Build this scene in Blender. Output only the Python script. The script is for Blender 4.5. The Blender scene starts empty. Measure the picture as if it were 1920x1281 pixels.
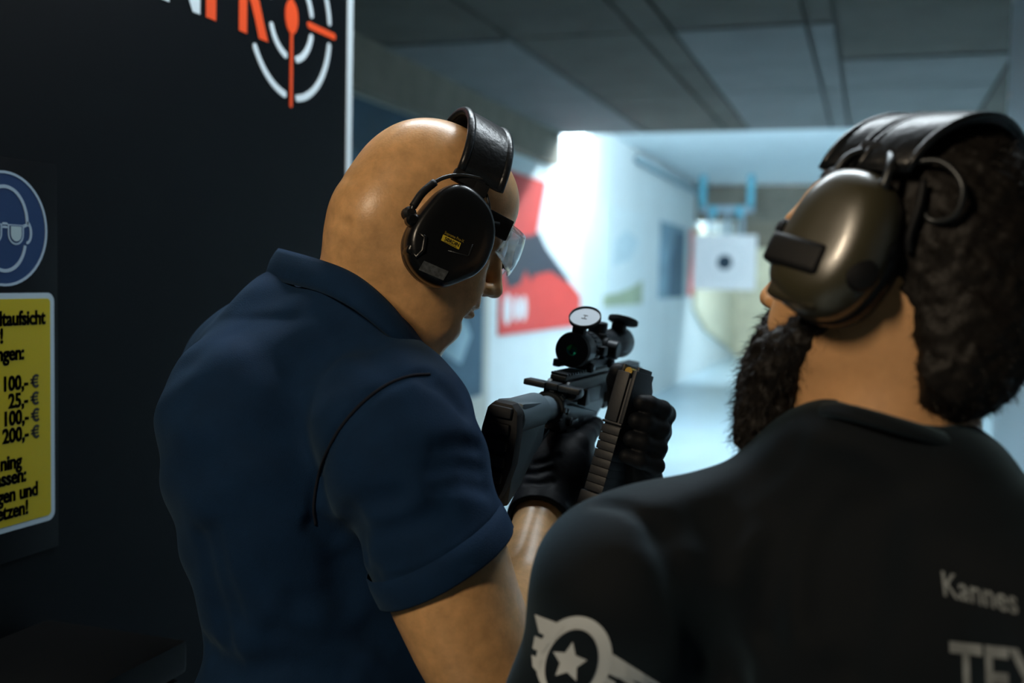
import bpy, bmesh, math, random
import numpy as np
from mathutils import Vector, Matrix
from mathutils.bvhtree import BVHTree

rnd = random.Random(7)
SC = bpy.context.scene
COL = SC.collection

# ------------------------------------------------------------------ camera
FPX = 2000.0                       # focal length in pixels of a 1920x1281 frame
CAM = Vector((0.0, 0.0, 1.58))
YAW, PITCH, ROLL = math.radians(18.5), math.radians(3.36), math.radians(1.2)
fw = Vector((-math.sin(YAW)*math.cos(PITCH), math.cos(YAW)*math.cos(PITCH), -math.sin(PITCH)))
rt0 = Vector((math.cos(YAW), math.sin(YAW), 0))
up0 = rt0.cross(fw)
rt = rt0*math.cos(ROLL) + up0*math.sin(ROLL)
up = up0*math.cos(ROLL) - rt0*math.sin(ROLL)
cd = bpy.data.cameras.new('camera')
cam = bpy.data.objects.new('camera', cd); COL.objects.link(cam)
cd.sensor_width = 36.0; cd.lens = FPX/1920*36.0
cd.clip_start = 0.02; cd.clip_end = 80
cam.matrix_world = Matrix(((rt.x, up.x, -fw.x, CAM.x), (rt.y, up.y, -fw.y, CAM.y),
                           (rt.z, up.z, -fw.z, CAM.z), (0, 0, 0, 1)))
cd.dof.use_dof = True; cd.dof.focus_distance = 1.14; cd.dof.aperture_fstop = 3.2
SC.camera = cam

# ------------------------------------------------------------------ view, world, lights
SC.view_settings.view_transform = 'Standard'
SC.view_settings.look = 'None'
SC.view_settings.gamma = 1.0
SC.view_settings.use_curve_mapping = False
SC.view_settings.exposure = 0.0
SC.cycles.max_bounces = 6; SC.cycles.diffuse_bounces = 4; SC.cycles.glossy_bounces = 3; SC.cycles.transmission_bounces = 4; SC.cycles.transparent_max_bounces = 6
SC.cycles.caustics_reflective = False; SC.cycles.caustics_refractive = False
W = bpy.data.worlds.new('world'); SC.world = W; W.use_nodes = True
W.node_tree.nodes['Background'].inputs[0].default_value = (0.35, 0.5, 0.6, 1)
W.node_tree.nodes['Background'].inputs[1].default_value = 0.006

def area_light(name, loc, size, size_y, power, color, target):
    l = bpy.data.lights.new(name, 'AREA'); l.shape = 'RECTANGLE'
    l.size = size; l.size_y = size_y; l.energy = power; l.color = color
    o = bpy.data.objects.new(name, l); COL.objects.link(o)
    o.location = loc
    o.rotation_euler = (Vector(target)-Vector(loc)).to_track_quat('-Z', 'Y').to_euler()
    return o
# room lamps: one over the firing line, one in the room behind the photographer
KEY = area_light('booth_lamp_light', (-0.84, 1.75, 2.80), 0.16, 2.2, 50.0, (0.84, 0.94, 1.0), (-0.78, 1.75, 0))
ROOM = area_light('room_lamp_light', (-0.88, -0.75, 2.80), 0.16, 0.9, 44.0, (1.0, 0.81, 0.58), (-0.35, 1.0, 1.3))

# ------------------------------------------------------------------ pixel / camera-frame helpers (measuring only)
def C2W(p):
    return CAM + rt*float(p[0]) + up*float(p[1]) + fw*float(p[2])
RM = np.array([[rt.x, up.x, fw.x], [rt.y, up.y, fw.y], [rt.z, up.z, fw.z]])
CAMN = np.array(CAM)
def c2w_arr(P): return P @ RM.T + CAMN
def w2c(p): return (np.array(p, float) - CAMN) @ RM
def J(px, py, d):
    return np.array([(px-960.0)/FPX*d, (640.5-py)/FPX*d, d])
def ray(px, py):
    return (rt*((px-960.0)/FPX) + up*((640.5-py)/FPX) + fw)
def onX(px, py, X):
    r = ray(px, py); t = (X-CAM.x)/r.x
    return CAM + r*t
def onY(px, py, Y):
    r = ray(px, py); t = (Y-CAM.y)/r.y
    return CAM + r*t

# ------------------------------------------------------------------ materials
MATS = {}
def mat(name, col, rough=0.6, metal=0.0, spec=0.5, var=0.0, vscale=8.0, bump=0.0, bscale=60.0,
        sss=0.0, sheen=0.0, coat=0.0, emit=None, estr=0.0, trans=0.0, alpha=1.0, ior=1.45, stretch=None, col2=None, weave=0.0):
    if name in MATS: return MATS[name]
    m = bpy.data.materials.new(name); m.use_nodes = True
    nt = m.node_tree; b = nt.nodes['Principled BSDF']
    b.inputs['Base Color'].default_value = (*col, 1); b.inputs['Roughness'].default_value = rough
    b.inputs['Metallic'].default_value = metal; b.inputs['IOR'].default_value = ior
    b.inputs['Specular IOR Level'].default_value = spec
    b.inputs['Transmission Weight'].default_value = trans; b.inputs['Alpha'].default_value = alpha
    b.inputs['Coat Weight'].default_value = coat
    if sheen: b.inputs['Sheen Weight'].default_value = sheen; b.inputs['Sheen Roughness'].default_value = 0.5; b.inputs['Sheen Tint'].default_value = (0.25, 0.42, 0.55, 1)
    if sss:
        b.inputs['Subsurface Weight'].default_value = sss
        b.inputs['Subsurface Radius'].default_value = (0.006, 0.0025, 0.0012); b.inputs['Subsurface Scale'].default_value = 1.0
    if emit is not None:
        b.inputs['Emission Color'].default_value = (*emit, 1); b.inputs['Emission Strength'].default_value = estr
    tc = None
    def coords():
        nonlocal tc
        if tc is None:
            t = nt.nodes.new('ShaderNodeTexCoord'); mp = nt.nodes.new('ShaderNodeMapping')
            if stretch: mp.inputs['Scale'].default_value = stretch
            nt.links.new(t.outputs['Object'], mp.inputs['Vector']); tc = mp.outputs['Vector']
        return tc
    if var or col2:
        n = nt.nodes.new('ShaderNodeTexNoise'); n.inputs['Scale'].default_value = vscale
        n.inputs['Detail'].default_value = 6; n.inputs['Roughness'].default_value = 0.6
        nt.links.new(coords(), n.inputs['Vector'])
        mx = nt.nodes.new('ShaderNodeMix'); mx.data_type = 'RGBA'
        a = tuple(max(0, c*(1-var)) for c in col); c2 = col2 if col2 else tuple(min(1, c*(1+var)) for c in col)
        mx.inputs[6].default_value = (*a, 1); mx.inputs[7].default_value = (*c2, 1)
        rp = nt.nodes.new('ShaderNodeMapRange'); rp.inputs[1].default_value = 0.3; rp.inputs[2].default_value = 0.7
        nt.links.new(n.outputs['Fac'], rp.inputs[0]); nt.links.new(rp.outputs[0], mx.inputs[0])
        nt.links.new(mx.outputs[2], b.inputs['Base Color'])
    if bump or weave:
        n2 = nt.nodes.new('ShaderNodeTexNoise'); n2.inputs['Scale'].default_value = bscale; n2.inputs['Detail'].default_value = 5
        nt.links.new(coords(), n2.inputs['Vector'])
        bp = nt.nodes.new('ShaderNodeBump'); bp.inputs['Strength'].default_value = bump if bump else weave
        bp.inputs['Distance'].default_value = 0.002
        nt.links.new(n2.outputs['Fac'], bp.inputs['Height']); nt.links.new(bp.outputs['Normal'], b.inputs['Normal'])
    MATS[name] = m
    return m

# ------------------------------------------------------------------ object helpers
def link(name, me, m=None, parent=None, smooth=False):
    o = bpy.data.objects.new(name, me); COL.objects.link(o)
    if m is not None: me.materials.append(m)
    if smooth: me.polygons.foreach_set('use_smooth', [True]*len(me.polygons))
    if parent is not None:
        o.parent = parent; o.matrix_parent_inverse = parent.matrix_world.inverted()
    return o
def tag(o, label=None, cat=None, group=None, kind=None):
    if label: o['label'] = label
    if cat: o['category'] = cat
    if group: o['group'] = group
    if kind: o['kind'] = kind
    return o
def thing(name, loc, label, cat, group=None):
    o = bpy.data.objects.new(name, None); COL.objects.link(o)
    o.empty_display_size = 0.05
    o.matrix_world = Matrix.Translation(Vector(loc))
    return tag(o, label, cat, group)
def raw(name, V, Fc, m=None, parent=None, smooth=False):
    me = bpy.data.meshes.new(name); me.from_pydata([tuple(map(float, v)) for v in V], [], [tuple(map(int, f)) for f in Fc]); me.update()
    return link(name, me, m, parent, smooth)
def bmo(name, bm, m=None, parent=None, smooth=False, angle=None):
    bmesh.ops.recalc_face_normals(bm, faces=bm.faces)
    me = bpy.data.meshes.new(name); bm.to_mesh(me); bm.free()
    if angle is not None:
        me.polygons.foreach_set('use_smooth', [True]*len(me.polygons))
        try: me.set_sharp_from_angle(angle=math.radians(angle))
        except Exception: pass
    return link(name, me, m, parent, smooth)
def bm_box(bm, lo, hi, frame=None, bevel=0.0, seg=2):
    """box lo..hi in a frame (origin, ex, ey, ez) or in world axes"""
    vs = []
    for x in (lo[0], hi[0]):
        for y in (lo[1], hi[1]):
            for z in (lo[2], hi[2]):
                p = Vector((x, y, z))
                if frame: p = frame[0] + frame[1]*x + frame[2]*y + frame[3]*z
                vs.append(bm.verts.new(p))
    fs = [bm.faces.new([vs[i] for i in q]) for q in ((0, 1, 3, 2), (4, 6, 7, 5), (0, 4, 5, 1), (2, 3, 7, 6), (0, 2, 6, 4), (1, 5, 7, 3))]
    if bevel > 0:
        es = {e for f in fs for e in f.edges}
        bmesh.ops.bevel(bm, geom=list(es), offset=bevel, segments=seg, affect='EDGES', profile=0.6)
def box(name, lo, hi, m, parent=None, frame=None, bevel=0.0, seg=2):
    bm = bmesh.new(); bm_box(bm, lo, hi, frame, bevel, seg)
    return bmo(name, bm, m, parent, angle=40 if bevel else None)
def perp(d):
    d = Vector(d).normalized()
    a = Vector((0, 0, 1)) if abs(d.z) < 0.9 else Vector((1, 0, 0))
    u = d.cross(a).normalized(); v = d.cross(u).normalized()
    return u, v
def bm_lathe(bm, o, d, prof, n=32, u=None, close=True):
    """revolve prof [(s, r)...] about axis d from o"""
    o = Vector(o); d = Vector(d).normalized()
    if u is None: u, v = perp(d)
    else: u = Vector(u).normalized(); v = d.cross(u).normalized()
    rings = []
    for s, r in prof:
        rings.append([bm.verts.new(o + d*s + (u*math.cos(2*math.pi*i/n) + v*math.sin(2*math.pi*i/n))*max(r, 1e-5)) for i in range(n)])
    for a, b in zip(rings, rings[1:]):
        for i in range(n):
            bm.faces.new((a[i], a[(i+1) % n], b[(i+1) % n], b[i]))
    if close:
        bm.faces.new(rings[0]); bm.faces.new(list(reversed(rings[-1])))
def lathe(name, o, d, prof, m, parent=None, n=32, u=None, close=True, angle=35):
    bm = bmesh.new(); bm_lathe(bm, o, d, prof, n, u, close)
    return bmo(name, bm, m, parent, angle=angle)
def spline(pts, n=8, closed=False):
    P = [Vector(p) for p in pts]; out = []
    N = len(P); rng = range(N if closed else N-1)
    for i in rng:
        p1 = P[i]; p2 = P[(i+1) % N]
        p0 = P[i-1] if (closed or i > 0) else p1*2-p2
        p3 = P[(i+2) % N] if (closed or i+2 < N) else p2*2-p1
        for k in range(n):
            t = k/n
            out.append(0.5*((2*p1)+(p2-p0)*t+(2*p0-5*p1+4*p2-p3)*t*t+(3*p1-p0-3*p2+p3)*t**3))
    if not closed: out.append(P[-1])
    return out
def bm_tube(bm, pts, r, n=10, closed=False, flat=None, taper=None):
    """tube along pts; flat=(normal vector fn or Vector, ratio)"""
    pts = [Vector(p) for p in pts]; N = len(pts)
    u = None; rings = []
    for i, p in enumerate(pts):
        a = pts[i-1] if (i > 0 or closed) else p; b = pts[(i+1) % N] if (i < N-1 or closed) else p
        t = (b-a).normalized()
        if u is None: u = perp(t)[0]
        u = (u - t*u.dot(t)).normalized(); v = t.cross(u)
        rr = r if taper is None else taper[i]
        rings.append([bm.verts.new(p + (u*math.cos(2*math.pi*k/n)+v*math.sin(2*math.pi*k/n))*rr) for k in range(n)])
    for i in range(N if closed else N-1):
        a, b = rings[i], rings[(i+1) % N]
        for k in range(n): bm.faces.new((a[k], a[(k+1) % n], b[(k+1) % n], b[k]))
    if not closed:
        bm.faces.new(list(reversed(rings[0]))); bm.faces.new(rings[-1])
def tube(name, pts, r, m, parent=None, n=10, closed=False, taper=None):
    bm = bmesh.new(); bm_tube(bm, pts, r, n, closed, taper=taper)
    return bmo(name, bm, m, parent, smooth=True)
def bm_prism(bm, poly, o, ex, ey, ez, h0, h1):
    """polygon (x,y) extruded from h0 to h1 along ez"""
    o = Vector(o)
    a = [bm.verts.new(o+ex*x+ey*y+ez*h0) for x, y in poly]; b = [bm.verts.new(o+ex*x+ey*y+ez*h1) for x, y in poly]
    bm.faces.new(list(reversed(a))); bm.faces.new(b)
    n = len(poly)
    for i in range(n): bm.faces.new((a[i], a[(i+1) % n], b[(i+1) % n], b[i]))
def prism(name, poly, o, ex, ey, ez, h0, h1, m, parent=None, bevel=0.0):
    bm = bmesh.new(); bm_prism(bm, poly, o, ex, ey, ez, h0, h1)
    if bevel:
        bmesh.ops.recalc_face_normals(bm, faces=bm.faces)
        es = [e for e in bm.edges if e.calc_face_angle(0) > 0.5]
        bmesh.ops.bevel(bm, geom=es, offset=bevel, segments=2, affect='EDGES', profile=0.6)
    return bmo(name, bm, m, parent, angle=35 if bevel else None)
def rounded_rect(x0, y0, x1, y1, r, n=6):
    out = []
    for cx, cy, a0 in ((x1-r, y1-r, 0), (x0+r, y1-r, 90), (x0+r, y0+r, 180), (x1-r, y0+r, 270)):
        for k in range(n+1):
            a = math.radians(a0+90*k/n); out.append((cx+r*math.cos(a), cy+r*math.sin(a)))
    return out
def text_mesh(body, size, bold=0.0, xs=1.0, extrude=0.0, align='LEFT', spacing=1.0):
    """flat text as (verts, faces) in x right / y up"""
    cu = bpy.data.curves.new('txt', 'FONT'); cu.body = body; cu.size = size; cu.offset = bold
    cu.extrude = extrude; cu.align_x = align; cu.space_character = spacing; cu.resolution_u = 4
    o = bpy.data.objects.new('txt', cu); COL.objects.link(o)
    dg = bpy.context.evaluated_depsgraph_get(); dg.update()
    me = bpy.data.meshes.new_from_object(o.evaluated_get(dg))
    V = [(v.co.x*xs, v.co.y, v.co.z) for v in me.vertices]; Fc = [tuple(p.vertices) for p in me.polygons]
    bpy.data.objects.remove(o); bpy.data.curves.remove(cu); bpy.data.meshes.remove(me)
    return V, Fc
def text_on(name, body, size, o, ex, ey, ez, m, parent, bold=0.0, xs=1.0, align='LEFT', th=0.0008, spacing=1.0, thick=0.0):
    V, Fc = text_mesh(body, size, bold, xs, th/2, align, spacing)
    if thick:      # heavier strokes: overlapping shifted outlines
        V0, F0, n0 = V, Fc, len(V); V, Fc = [], []
        for k, (dx, dy) in enumerate(((-1, -.5), (1, -.5), (-1, .5), (1, .5))):
            V += [(x+dx*thick, y+dy*thick, z) for x, y, z in V0]; Fc += [tuple(i+k*n0 for i in f) for f in F0]
    o = Vector(o)
    return raw(name, [o+ex*x+ey*y+ez*(z+th/2) for x, y, z in V], Fc, m, parent)
EX, EY, EZ = Vector((1, 0, 0)), Vector((0, 1, 0)), Vector((0, 0, 1))
# ================================================================== the setting
WX = -2.83          # left range wall
ZC1, ZC2 = 2.91, 3.22
YSTEP, YEND = 9.5, 24.0
M_conc = mat('ceiling_concrete', (0.09, 0.08, 0.065), 0.9, var=0.25, vscale=1.5, bump=0.3, bscale=30)
M_pan_l = mat('acoustic_light', (0.155, 0.155, 0.148), 0.85, var=0.12, vscale=3, bump=0.2, bscale=50)
M_pan_d = mat('acoustic_dark', (0.085, 0.076, 0.060), 0.9, var=0.2, vscale=3, bump=0.2, bscale=50)
M_white = mat('wall_paint', (0.62, 0.68, 0.69), 0.7, var=0.05, vscale=2)
M_floor = mat('floor_epoxy', (0.42, 0.55, 0.62), 0.35, var=0.1, vscale=2)
M_beam = mat('beam_concrete', (0.20, 0.175, 0.135), 0.9, var=0.15, vscale=4)
M_khaki = mat('backstop_khaki', (0.60, 0.57, 0.43), 0.85, var=0.15, vscale=3)
M_brown = mat('backstop_brown', (0.20, 0.185, 0.15), 0.9, var=0.2, vscale=3)
M_black = mat('panel_black', (0.0024, 0.0036, 0.0050), 0.55, spec=0.10, var=0.1, vscale=2)
def struct(o): return tag(o, kind='structure')

struct(box('floor', (-4.2, -2.5, -0.1), (4.6, YEND+0.6, 0.0), M_floor))
struct(box('wall_left', (WX-0.15, 2.4, 0.0), (WX, 7.9, ZC2+0.1), mat('wall_beige_shaded', (0.40, 0.40, 0.36), 0.75, var=0.06, vscale=2)))  # near stretch: shade on the wall put into a darker beige colour
struct(box('wall_left', (WX-0.15, 7.9, 0.0), (WX, YEND, ZC2+0.1), M_white))
struct(box('wall_right', (4.4, -2.4, 0.0), (4.55, YEND, ZC2+0.1), M_white))
wb = struct(box('wall_back', (WX-0.15, YEND, 0.0), (4.55, YEND+0.3, ZC2+0.1), M_brown))
struct(box('wall_room', (-4.2, -2.5, 0.0), (4.55, -2.4, ZC2), mat('room_wall', (0.10, 0.10, 0.10), 0.8, var=0.1)))
ce = struct(box('ceiling', (-4.2, -2.5, ZC1+0.03), (4.55, YSTEP-0.03, ZC2+0.1), M_conc))
struct(box('ceiling_range', (WX-0.15, YSTEP-0.03, ZC2), (4.55, YEND+0.3, ZC2+0.1), mat('ceiling_paint', (0.72, 0.78, 0.80), 0.8, var=0.05, vscale=2)))
struct(box('trim_1', (WX-0.1, YSTEP-0.05, ZC1-0.005), (4.4, YSTEP, ZC2), M_pan_l))            # front edge of the lowered ceiling
# acoustic boards on the lowered ceiling, cell by cell as they alternate
xs_e = [-2.83, -1.95, -1.24, -1.05, -0.36, -0.22, 0.72, 1.6, 2.5, 3.4, 4.4]
for i in range(len(xs_e)-1):
    lightc = i in (0, 3, 4, 5, 8)
    ys_e = [0.2, 2.1, 3.9, 6.65 if i == 5 else 5.7, 7.6, 9.46]
    for j in range(5):
        l = lightc and j >= 3
        g = 0.012
        box('ceiling_panel', (xs_e[i]+g, ys_e[j]+g, ZC1-0.004+0.008*(not l)), (xs_e[i+1]-g, ys_e[j+1]-g, ZC1+0.03), M_pan_l if l else M_pan_d, ce)
# concrete beam along the top of the left wall, near part
struct(box('trim_2', (WX, 2.4, 2.62), (WX+0.10, YSTEP-0.05, ZC1+0.03), M_beam))
# backstop pieces at the far end
bs = thing('bullet_backstop', (-0.5, YEND-0.3, 0), 'khaki backstop boards across the far end of the range', 'backstop')
for k in range(8):
    box('board', (WX+0.02+k*0.9, YEND-0.32, 0.0), (WX+0.02+k*0.9+0.88, YEND-0.02, 2.35), M_khaki, bs)
sl = thing('side_liner', (WX, 21, 0), 'khaki side lining board on left wall beneath the paper target', 'lining board')
prism('board', [(17.9, 1.55), (17.9, 1.15), (19.4, 0.72), (23.6, 0.1), (23.6, 2.5), (17.9, 2.5)], (WX, 0, 0), EY, EZ, EX, 0.001, 0.05, M_khaki, sl)

# --- fluorescent battens of the range, hidden from the firing line by the ceiling step
def batten(x0, y0, x1, y1, z, power, label):
    c = ((x0+x1)/2, (y0+y1)/2, z)
    t = thing('fluorescent_batten', c, label, 'lamp', 'fluorescent battens behind the ceiling step')
    d = Vector((x1-x0, y1-y0, 0)); n = Vector((-d.y, d.x, 0)).normalized(); L = d.length; d.normalize()
    fr = (Vector(c), d, n, EZ)
    box('housing', (-L/2, -0.05, 0.02), (L/2, 0.05, ZC2-z), mat('lamp_housing', (0.6, 0.6, 0.6), 0.5), t, fr, 0.006)
    tube('lamp_tube', [Vector(c)-d*L/2*0.97, Vector(c)+d*L/2*0.97], 0.018, mat('tube_glow', (1, 1, 1), emit=(0.72, 0.90, 1.0), estr=power), t, n=12)
batten(WX+0.22, 9.65, WX+0.22, 10.65, 3.115, 390, 'fluorescent batten running along the bright left wall')
batten(-2.3, 9.75, -0.3, 9.75, 3.09, 245, 'fluorescent batten across the lane behind the ceiling step, left')
batten(0.1, 9.75, 2.1, 9.75, 3.09, 235, 'fluorescent batten across the lane behind the ceiling step, right')
batten(2.4, 9.75, 4.2, 9.75, 3.09, 210, 'fluorescent batten across the lane nearest the right wall')

batten(-2.4, 18.55, -0.4, 18.55, 3.10, 40, 'added unseen fill lamp behind the dark beam, left')  # added out of sight to brighten the dim backstop end
batten(0.2, 18.55, 2.2, 18.55, 3.10, 40, 'added unseen fill lamp behind the dark beam, right')  # second added fill for the far end, likewise unseen
# --- posters and banners on the left wall (built to their own size on the wall)
def wall_sheet(name, y0, y1, z0, z1, m, label, cat, th=0.012, group=None):
    t = thing(name, (WX, (y0+y1)/2, z0), label, cat, group)
    box('sheet', (WX+0.001, y0, z0), (WX+th, y1, z1), m, t)
    return t
def wall_poly(name, yz, m, parent, h0=0.0122, h1=0.0145):
    return prism(name, yz, (WX, 0, 0), EY, EZ, EX, h0, h1, m, parent)
M_red = mat('poster_red', (0.62, 0.055, 0.045), 0.6, var=0.06)
M_pblk = mat('poster_black', (0.03, 0.035, 0.05), 0.6)
M_pw = mat('poster_white', (0.72, 0.76, 0.78), 0.6)
# dark blue banner
t = wall_sheet('wall_banner', 3.4, 7.72, 0.68, 2.60, mat('banner_blue', (0.018, 0.062, 0.10), 0.6, var=0.35, vscale=1.3), 'large dark blue banner on the left wall behind the bald man', 'banner')
wall_poly('pale_figure', [(6.9, 1.05), (7.25, 0.95), (7.45, 1.15), (7.1, 1.5), (6.75, 1.55)], mat('banner_pale', (0.22, 0.34, 0.40), 0.6, var=0.3, vscale=3), t)
wall_poly('pale_figure', [(4.6, 1.9), (5.9, 2.0), (6.1, 2.2), (5.2, 2.35), (4.7, 2.2)], mat('banner_mid', (0.06, 0.15, 0.22), 0.6, var=0.3, vscale=3), t)
# red and white poster with rifle silhouette
t = wall_sheet('range_poster', 8.08, 10.62, 1.12, 2.46, M_red, 'red and white poster with black rifle silhouette beside the scope', 'poster')
wall_poly('white_field', [(9.30, 2.46), (10.62, 2.46), (10.62, 1.42), (10.05, 1.60), (9.05, 1.98)], M_pw, t)
wall_poly('rifle_silhouette', [(8.25, 1.92), (8.9, 1.96), (9.1, 2.0), (9.35, 1.86), (10.1, 1.60), (10.12, 1.55), (9.5, 1.66), (9.0, 1.62), (8.9, 1.56), (8.75, 1.66), (8.6, 1.54), (8.3, 1.50), (8.18, 1.60)], M_pblk, t, 0.0146, 0.016)
for k, (yy, s) in enumerate(((8.28, 0.26), (8.52, 0.22), (8.72, 0.22))):
    o = [(yy+s*0.5*math.cos(a)*0.75, 1.33+s*0.5*math.sin(a)) for a in [2*math.pi*q/16 for q in range(16)]]
    wall_poly('poster_letter', o, M_pw, t)
# pale landscape poster
t = wall_sheet('landscape_poster', 11.55, 13.75, 1.27, 2.45, mat('poster_pale', (0.60, 0.68, 0.70), 0.6, var=0.05), 'pale poster with an olive green strip along its lower edge', 'poster')
wall_poly('green_hill', [(11.57, 1.29), (13.73, 1.29), (13.73, 1.60), (13.0, 1.50), (12.3, 1.44), (11.57, 1.42)], mat('poster_green', (0.30, 0.36, 0.24), 0.6, var=0.2, vscale=3), t)
wall_poly('pale_figure', [(12.0, 1.75), (13.0, 1.85), (13.4, 2.1), (12.7, 2.2), (12.1, 2.05)], mat('poster_mist', (0.46, 0.58, 0.63), 0.6, var=0.1), t)
# dark blue poster
t = wall_sheet('portrait_poster', 14.9, 17.0, 1.34, 2.44, mat('poster_steel', (0.16, 0.28, 0.36), 0.6, var=0.35, vscale=2), 'blue grey portrait poster left of the paper target', 'poster')
wall_poly('dark_figure', [(15.6, 1.36), (16.9, 1.36), (16.9, 2.35), (16.2, 2.35), (15.7, 1.9)], mat('poster_deep', (0.035, 0.10, 0.16), 0.6, var=0.2), t)
t = wall_sheet('red_poster', 17.5, 17.85, 1.36, 2.46, M_red, 'narrow red poster on the left wall partly behind the paper target', 'poster')
# conduit along the far top of the left wall
tag(tube('wall_conduit', [(WX+0.06, 13.0, 3.08), (WX+0.06, 18.0, 3.08), (WX+0.06, 23.5, 3.08)], 0.05, mat('conduit', (0.25, 0.35, 0.4), 0.5, metal=0.3)), 'grey cable conduit high on the left wall', 'conduit')

# --- paper target on its hanger
TY = 16.5
a = onY(1302, 440, TY); b = onY(1416, 545, TY)
tc = Vector(((a.x+b.x)/2, TY, (a.z+b.z)/2)); hw, hh = (b.x-a.x)/2, (a.z-b.z)/2
t = thing('shooting_target', (tc.x, TY, tc.z-hh), 'square white paper target with a black bullseye hanging down range', 'target')
box('paper', (tc.x-hw, TY, tc.z-hh), (tc.x+hw, TY+0.012, tc.z+hh), mat('target_paper', (0.92, 0.89, 0.89), 0.7), t)
M_ring = mat('target_ring', (0.55, 0.62, 0.66), 0.7)
def disc(name, r0, r1, y, m, parent, n=40):
    bm = bmesh.new()
    A = [bm.verts.new((tc.x+r1*math.cos(2*math.pi*i/n), y, tc.z+r1*math.sin(2*math.pi*i/n))) for i in range(n)]
    if r0 > 0:
        B = [bm.verts.new((tc.x+r0*math.cos(2*math.pi*i/n), y, tc.z+r0*math.sin(2*math.pi*i/n))) for i in range(n)]
        for i in range(n): bm.faces.new((A[i], A[(i+1) % n], B[(i+1) % n], B[i]))
    else: bm.faces.new(A)
    return bmo(name, bm, m, parent)
disc('bullseye', 0, hw*0.235, TY-0.004, mat('target_black', (0.02, 0.045, 0.07), 0.7), t)
for k in range(3): disc('scoring_ring', hw*(0.33+0.16*k)-0.006, hw*(0.33+0.16*k), TY-0.004, M_ring, t)
hg = thing('target_hanger', (tc.x, TY, tc.z+hh), 'cyan steel hanger bracket holding the paper target from the ceiling', 'bracket')
M_cy = mat('hanger_cyan', (0.10, 0.42, 0.55), 0.5)
top = ZC2
for s in (-1, 1):
    xx = tc.x+s*0.36
    box('hanger_arm', (xx-0.05, TY-0.03, tc.z+hh+0.40), (xx+0.05, TY+0.03, top), M_cy, hg, bevel=0.004)
    box('clamp', (tc.x+s*0.20-0.05, TY-0.05, tc.z+hh+0.26), (tc.x+s*0.20+0.05, TY+0.05, tc.z+hh+0.44), M_cy, hg, bevel=0.01)
box('crossbar', (tc.x-0.41, TY-0.03, tc.z+hh+0.34), (tc.x+0.41, TY+0.03, tc.z+hh+0.44), mat('hanger_grey', (0.3, 0.42, 0.5), 0.5), hg, bevel=0.004)
for s in (-1, 0.1, 1):
    box('clip', (tc.x+s*0.25-0.025, TY-0.02, tc.z+hh+0.001), (tc.x+s*0.25+0.025, TY+0.02, tc.z+hh+0.34), mat('hanger_grey', (0.3, 0.42, 0.5)), hg)
hb = tag(box('dark_beam', (WX, 18.0, 2.62), (4.4, 18.25, ZC2-0.02), M_brown), 'dark brown beam crossing the range above the paper target', 'beam')

# --- right partition sheet with screws
RX = 0.42
e = onX(1893, 100, RX)
rp = thing('partition_sheet', (RX, 3.0, 0), 'bluish metal partition sheet at the right edge behind the bearded man', 'partition')
M_sheet = mat('sheet_metal', (0.42, 0.52, 0.58), 0.38, metal=0.35, var=0.1, vscale=6, stretch=(1, 1, 0.08))
box('sheet', (RX, 1.75, 0.0), (RX+0.03, e.y, ZC1-0.01), M_sheet, rp, bevel=0.002)
for py in (0, 185, 506, 827):
    q = onX(1890-(py-185)*0.0655, py, RX)
    lathe('screw', (RX-0.0005, e.y-0.09, q.z), (-1, 0, 0), [(0, 0.012), (0.003, 0.012), (0.006, 0.006)], mat('screw_zinc', (0.6, 0.6, 0.6), 0.35, metal=0.9), rp, n=14)

# --- black partition panel with printed emblem
PX = -1.05
edge = onX(650, 150, PX)
pp = thing('partition_panel', (PX, edge.y-1.0, 0), 'black partition panel printed with orange and white crosshair emblem', 'partition')
box('panel', (PX-0.04, -1.2, 0.0), (PX, edge.y, ZC1-0.01), M_black, pp)
M_wt = mat('print_white', (0.66, 0.74, 0.78), 0.5)
M_or = mat('print_orange', (0.80, 0.075, 0.012), 0.5)
box('edge_trim', (PX-0.042, edge.y, 0.0), (PX+0.002, edge.y+0.022, ZC1-0.01), M_wt, pp)
def pan(px, py): q = onX(px, py, PX); return (q.y, q.z)
cy, cz = pan(546, 32)
R1 = abs(pan(546, 190)[1]-cz)*0.955; R2 = R1*0.52; wd = R1*0.085
def ppoly(name, yz, m, h=0.0015): return prism(name, yz, (PX, 0, 0), EY, EZ, EX, 0.0002, h, m, pp)
def arc(r, a0, a1, w):
    n = 14; out = []
    for k in range(n+1):
        a = math.radians(a0+(a1-a0)*k/n); out.append((cy+(r+w)*math.cos(a), cz+(r+w)*math.sin(a)))
    for q in range(1, 5):
        b = math.radians(a1); t_ = math.pi*q/5
        out.append((cy+(r+w*math.cos(t_))*math.cos(b)-w*math.sin(t_)*math.sin(b), cz+(r+w*math.cos(t_))*math.sin(b)+w*math.sin(t_)*math.cos(b)))
    for k in range(n, -1, -1):
        a = math.radians(a0+(a1-a0)*k/n); out.append((cy+(r-w)*math.cos(a), cz+(r-w)*math.sin(a)))
    for q in range(1, 5):
        b = math.radians(a0); t_ = math.pi*q/5
        out.append((cy+(r-w*math.cos(t_))*math.cos(b)+w*math.sin(t_)*math.sin(b), cz+(r-w*math.cos(t_))*math.sin(b)-w*math.sin(t_)*math.cos(b)))
    return out
for r, gaps in ((R1, 9), (R2, 16)):
    for q in range(4):
        a0, a1 = q*90+gaps, q*90+90-gaps
        if q == 2 and r == R1: a0 = 180+33
        if q == 2 and r == R2: a0 = 180+24
        if q == 1 and r == R1: a1 = 180-24
        ppoly('emblem_arc', arc(r, a0, a1, wd*0.5), M_wt)
w = wd*0.62
ppoly('crosshair_bar', rounded_rect(cy-w*0.55, cz-R1*1.13, cy+w*0.55, cz+R1*1.13, w*0.5), M_or, 0.0017)
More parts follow.
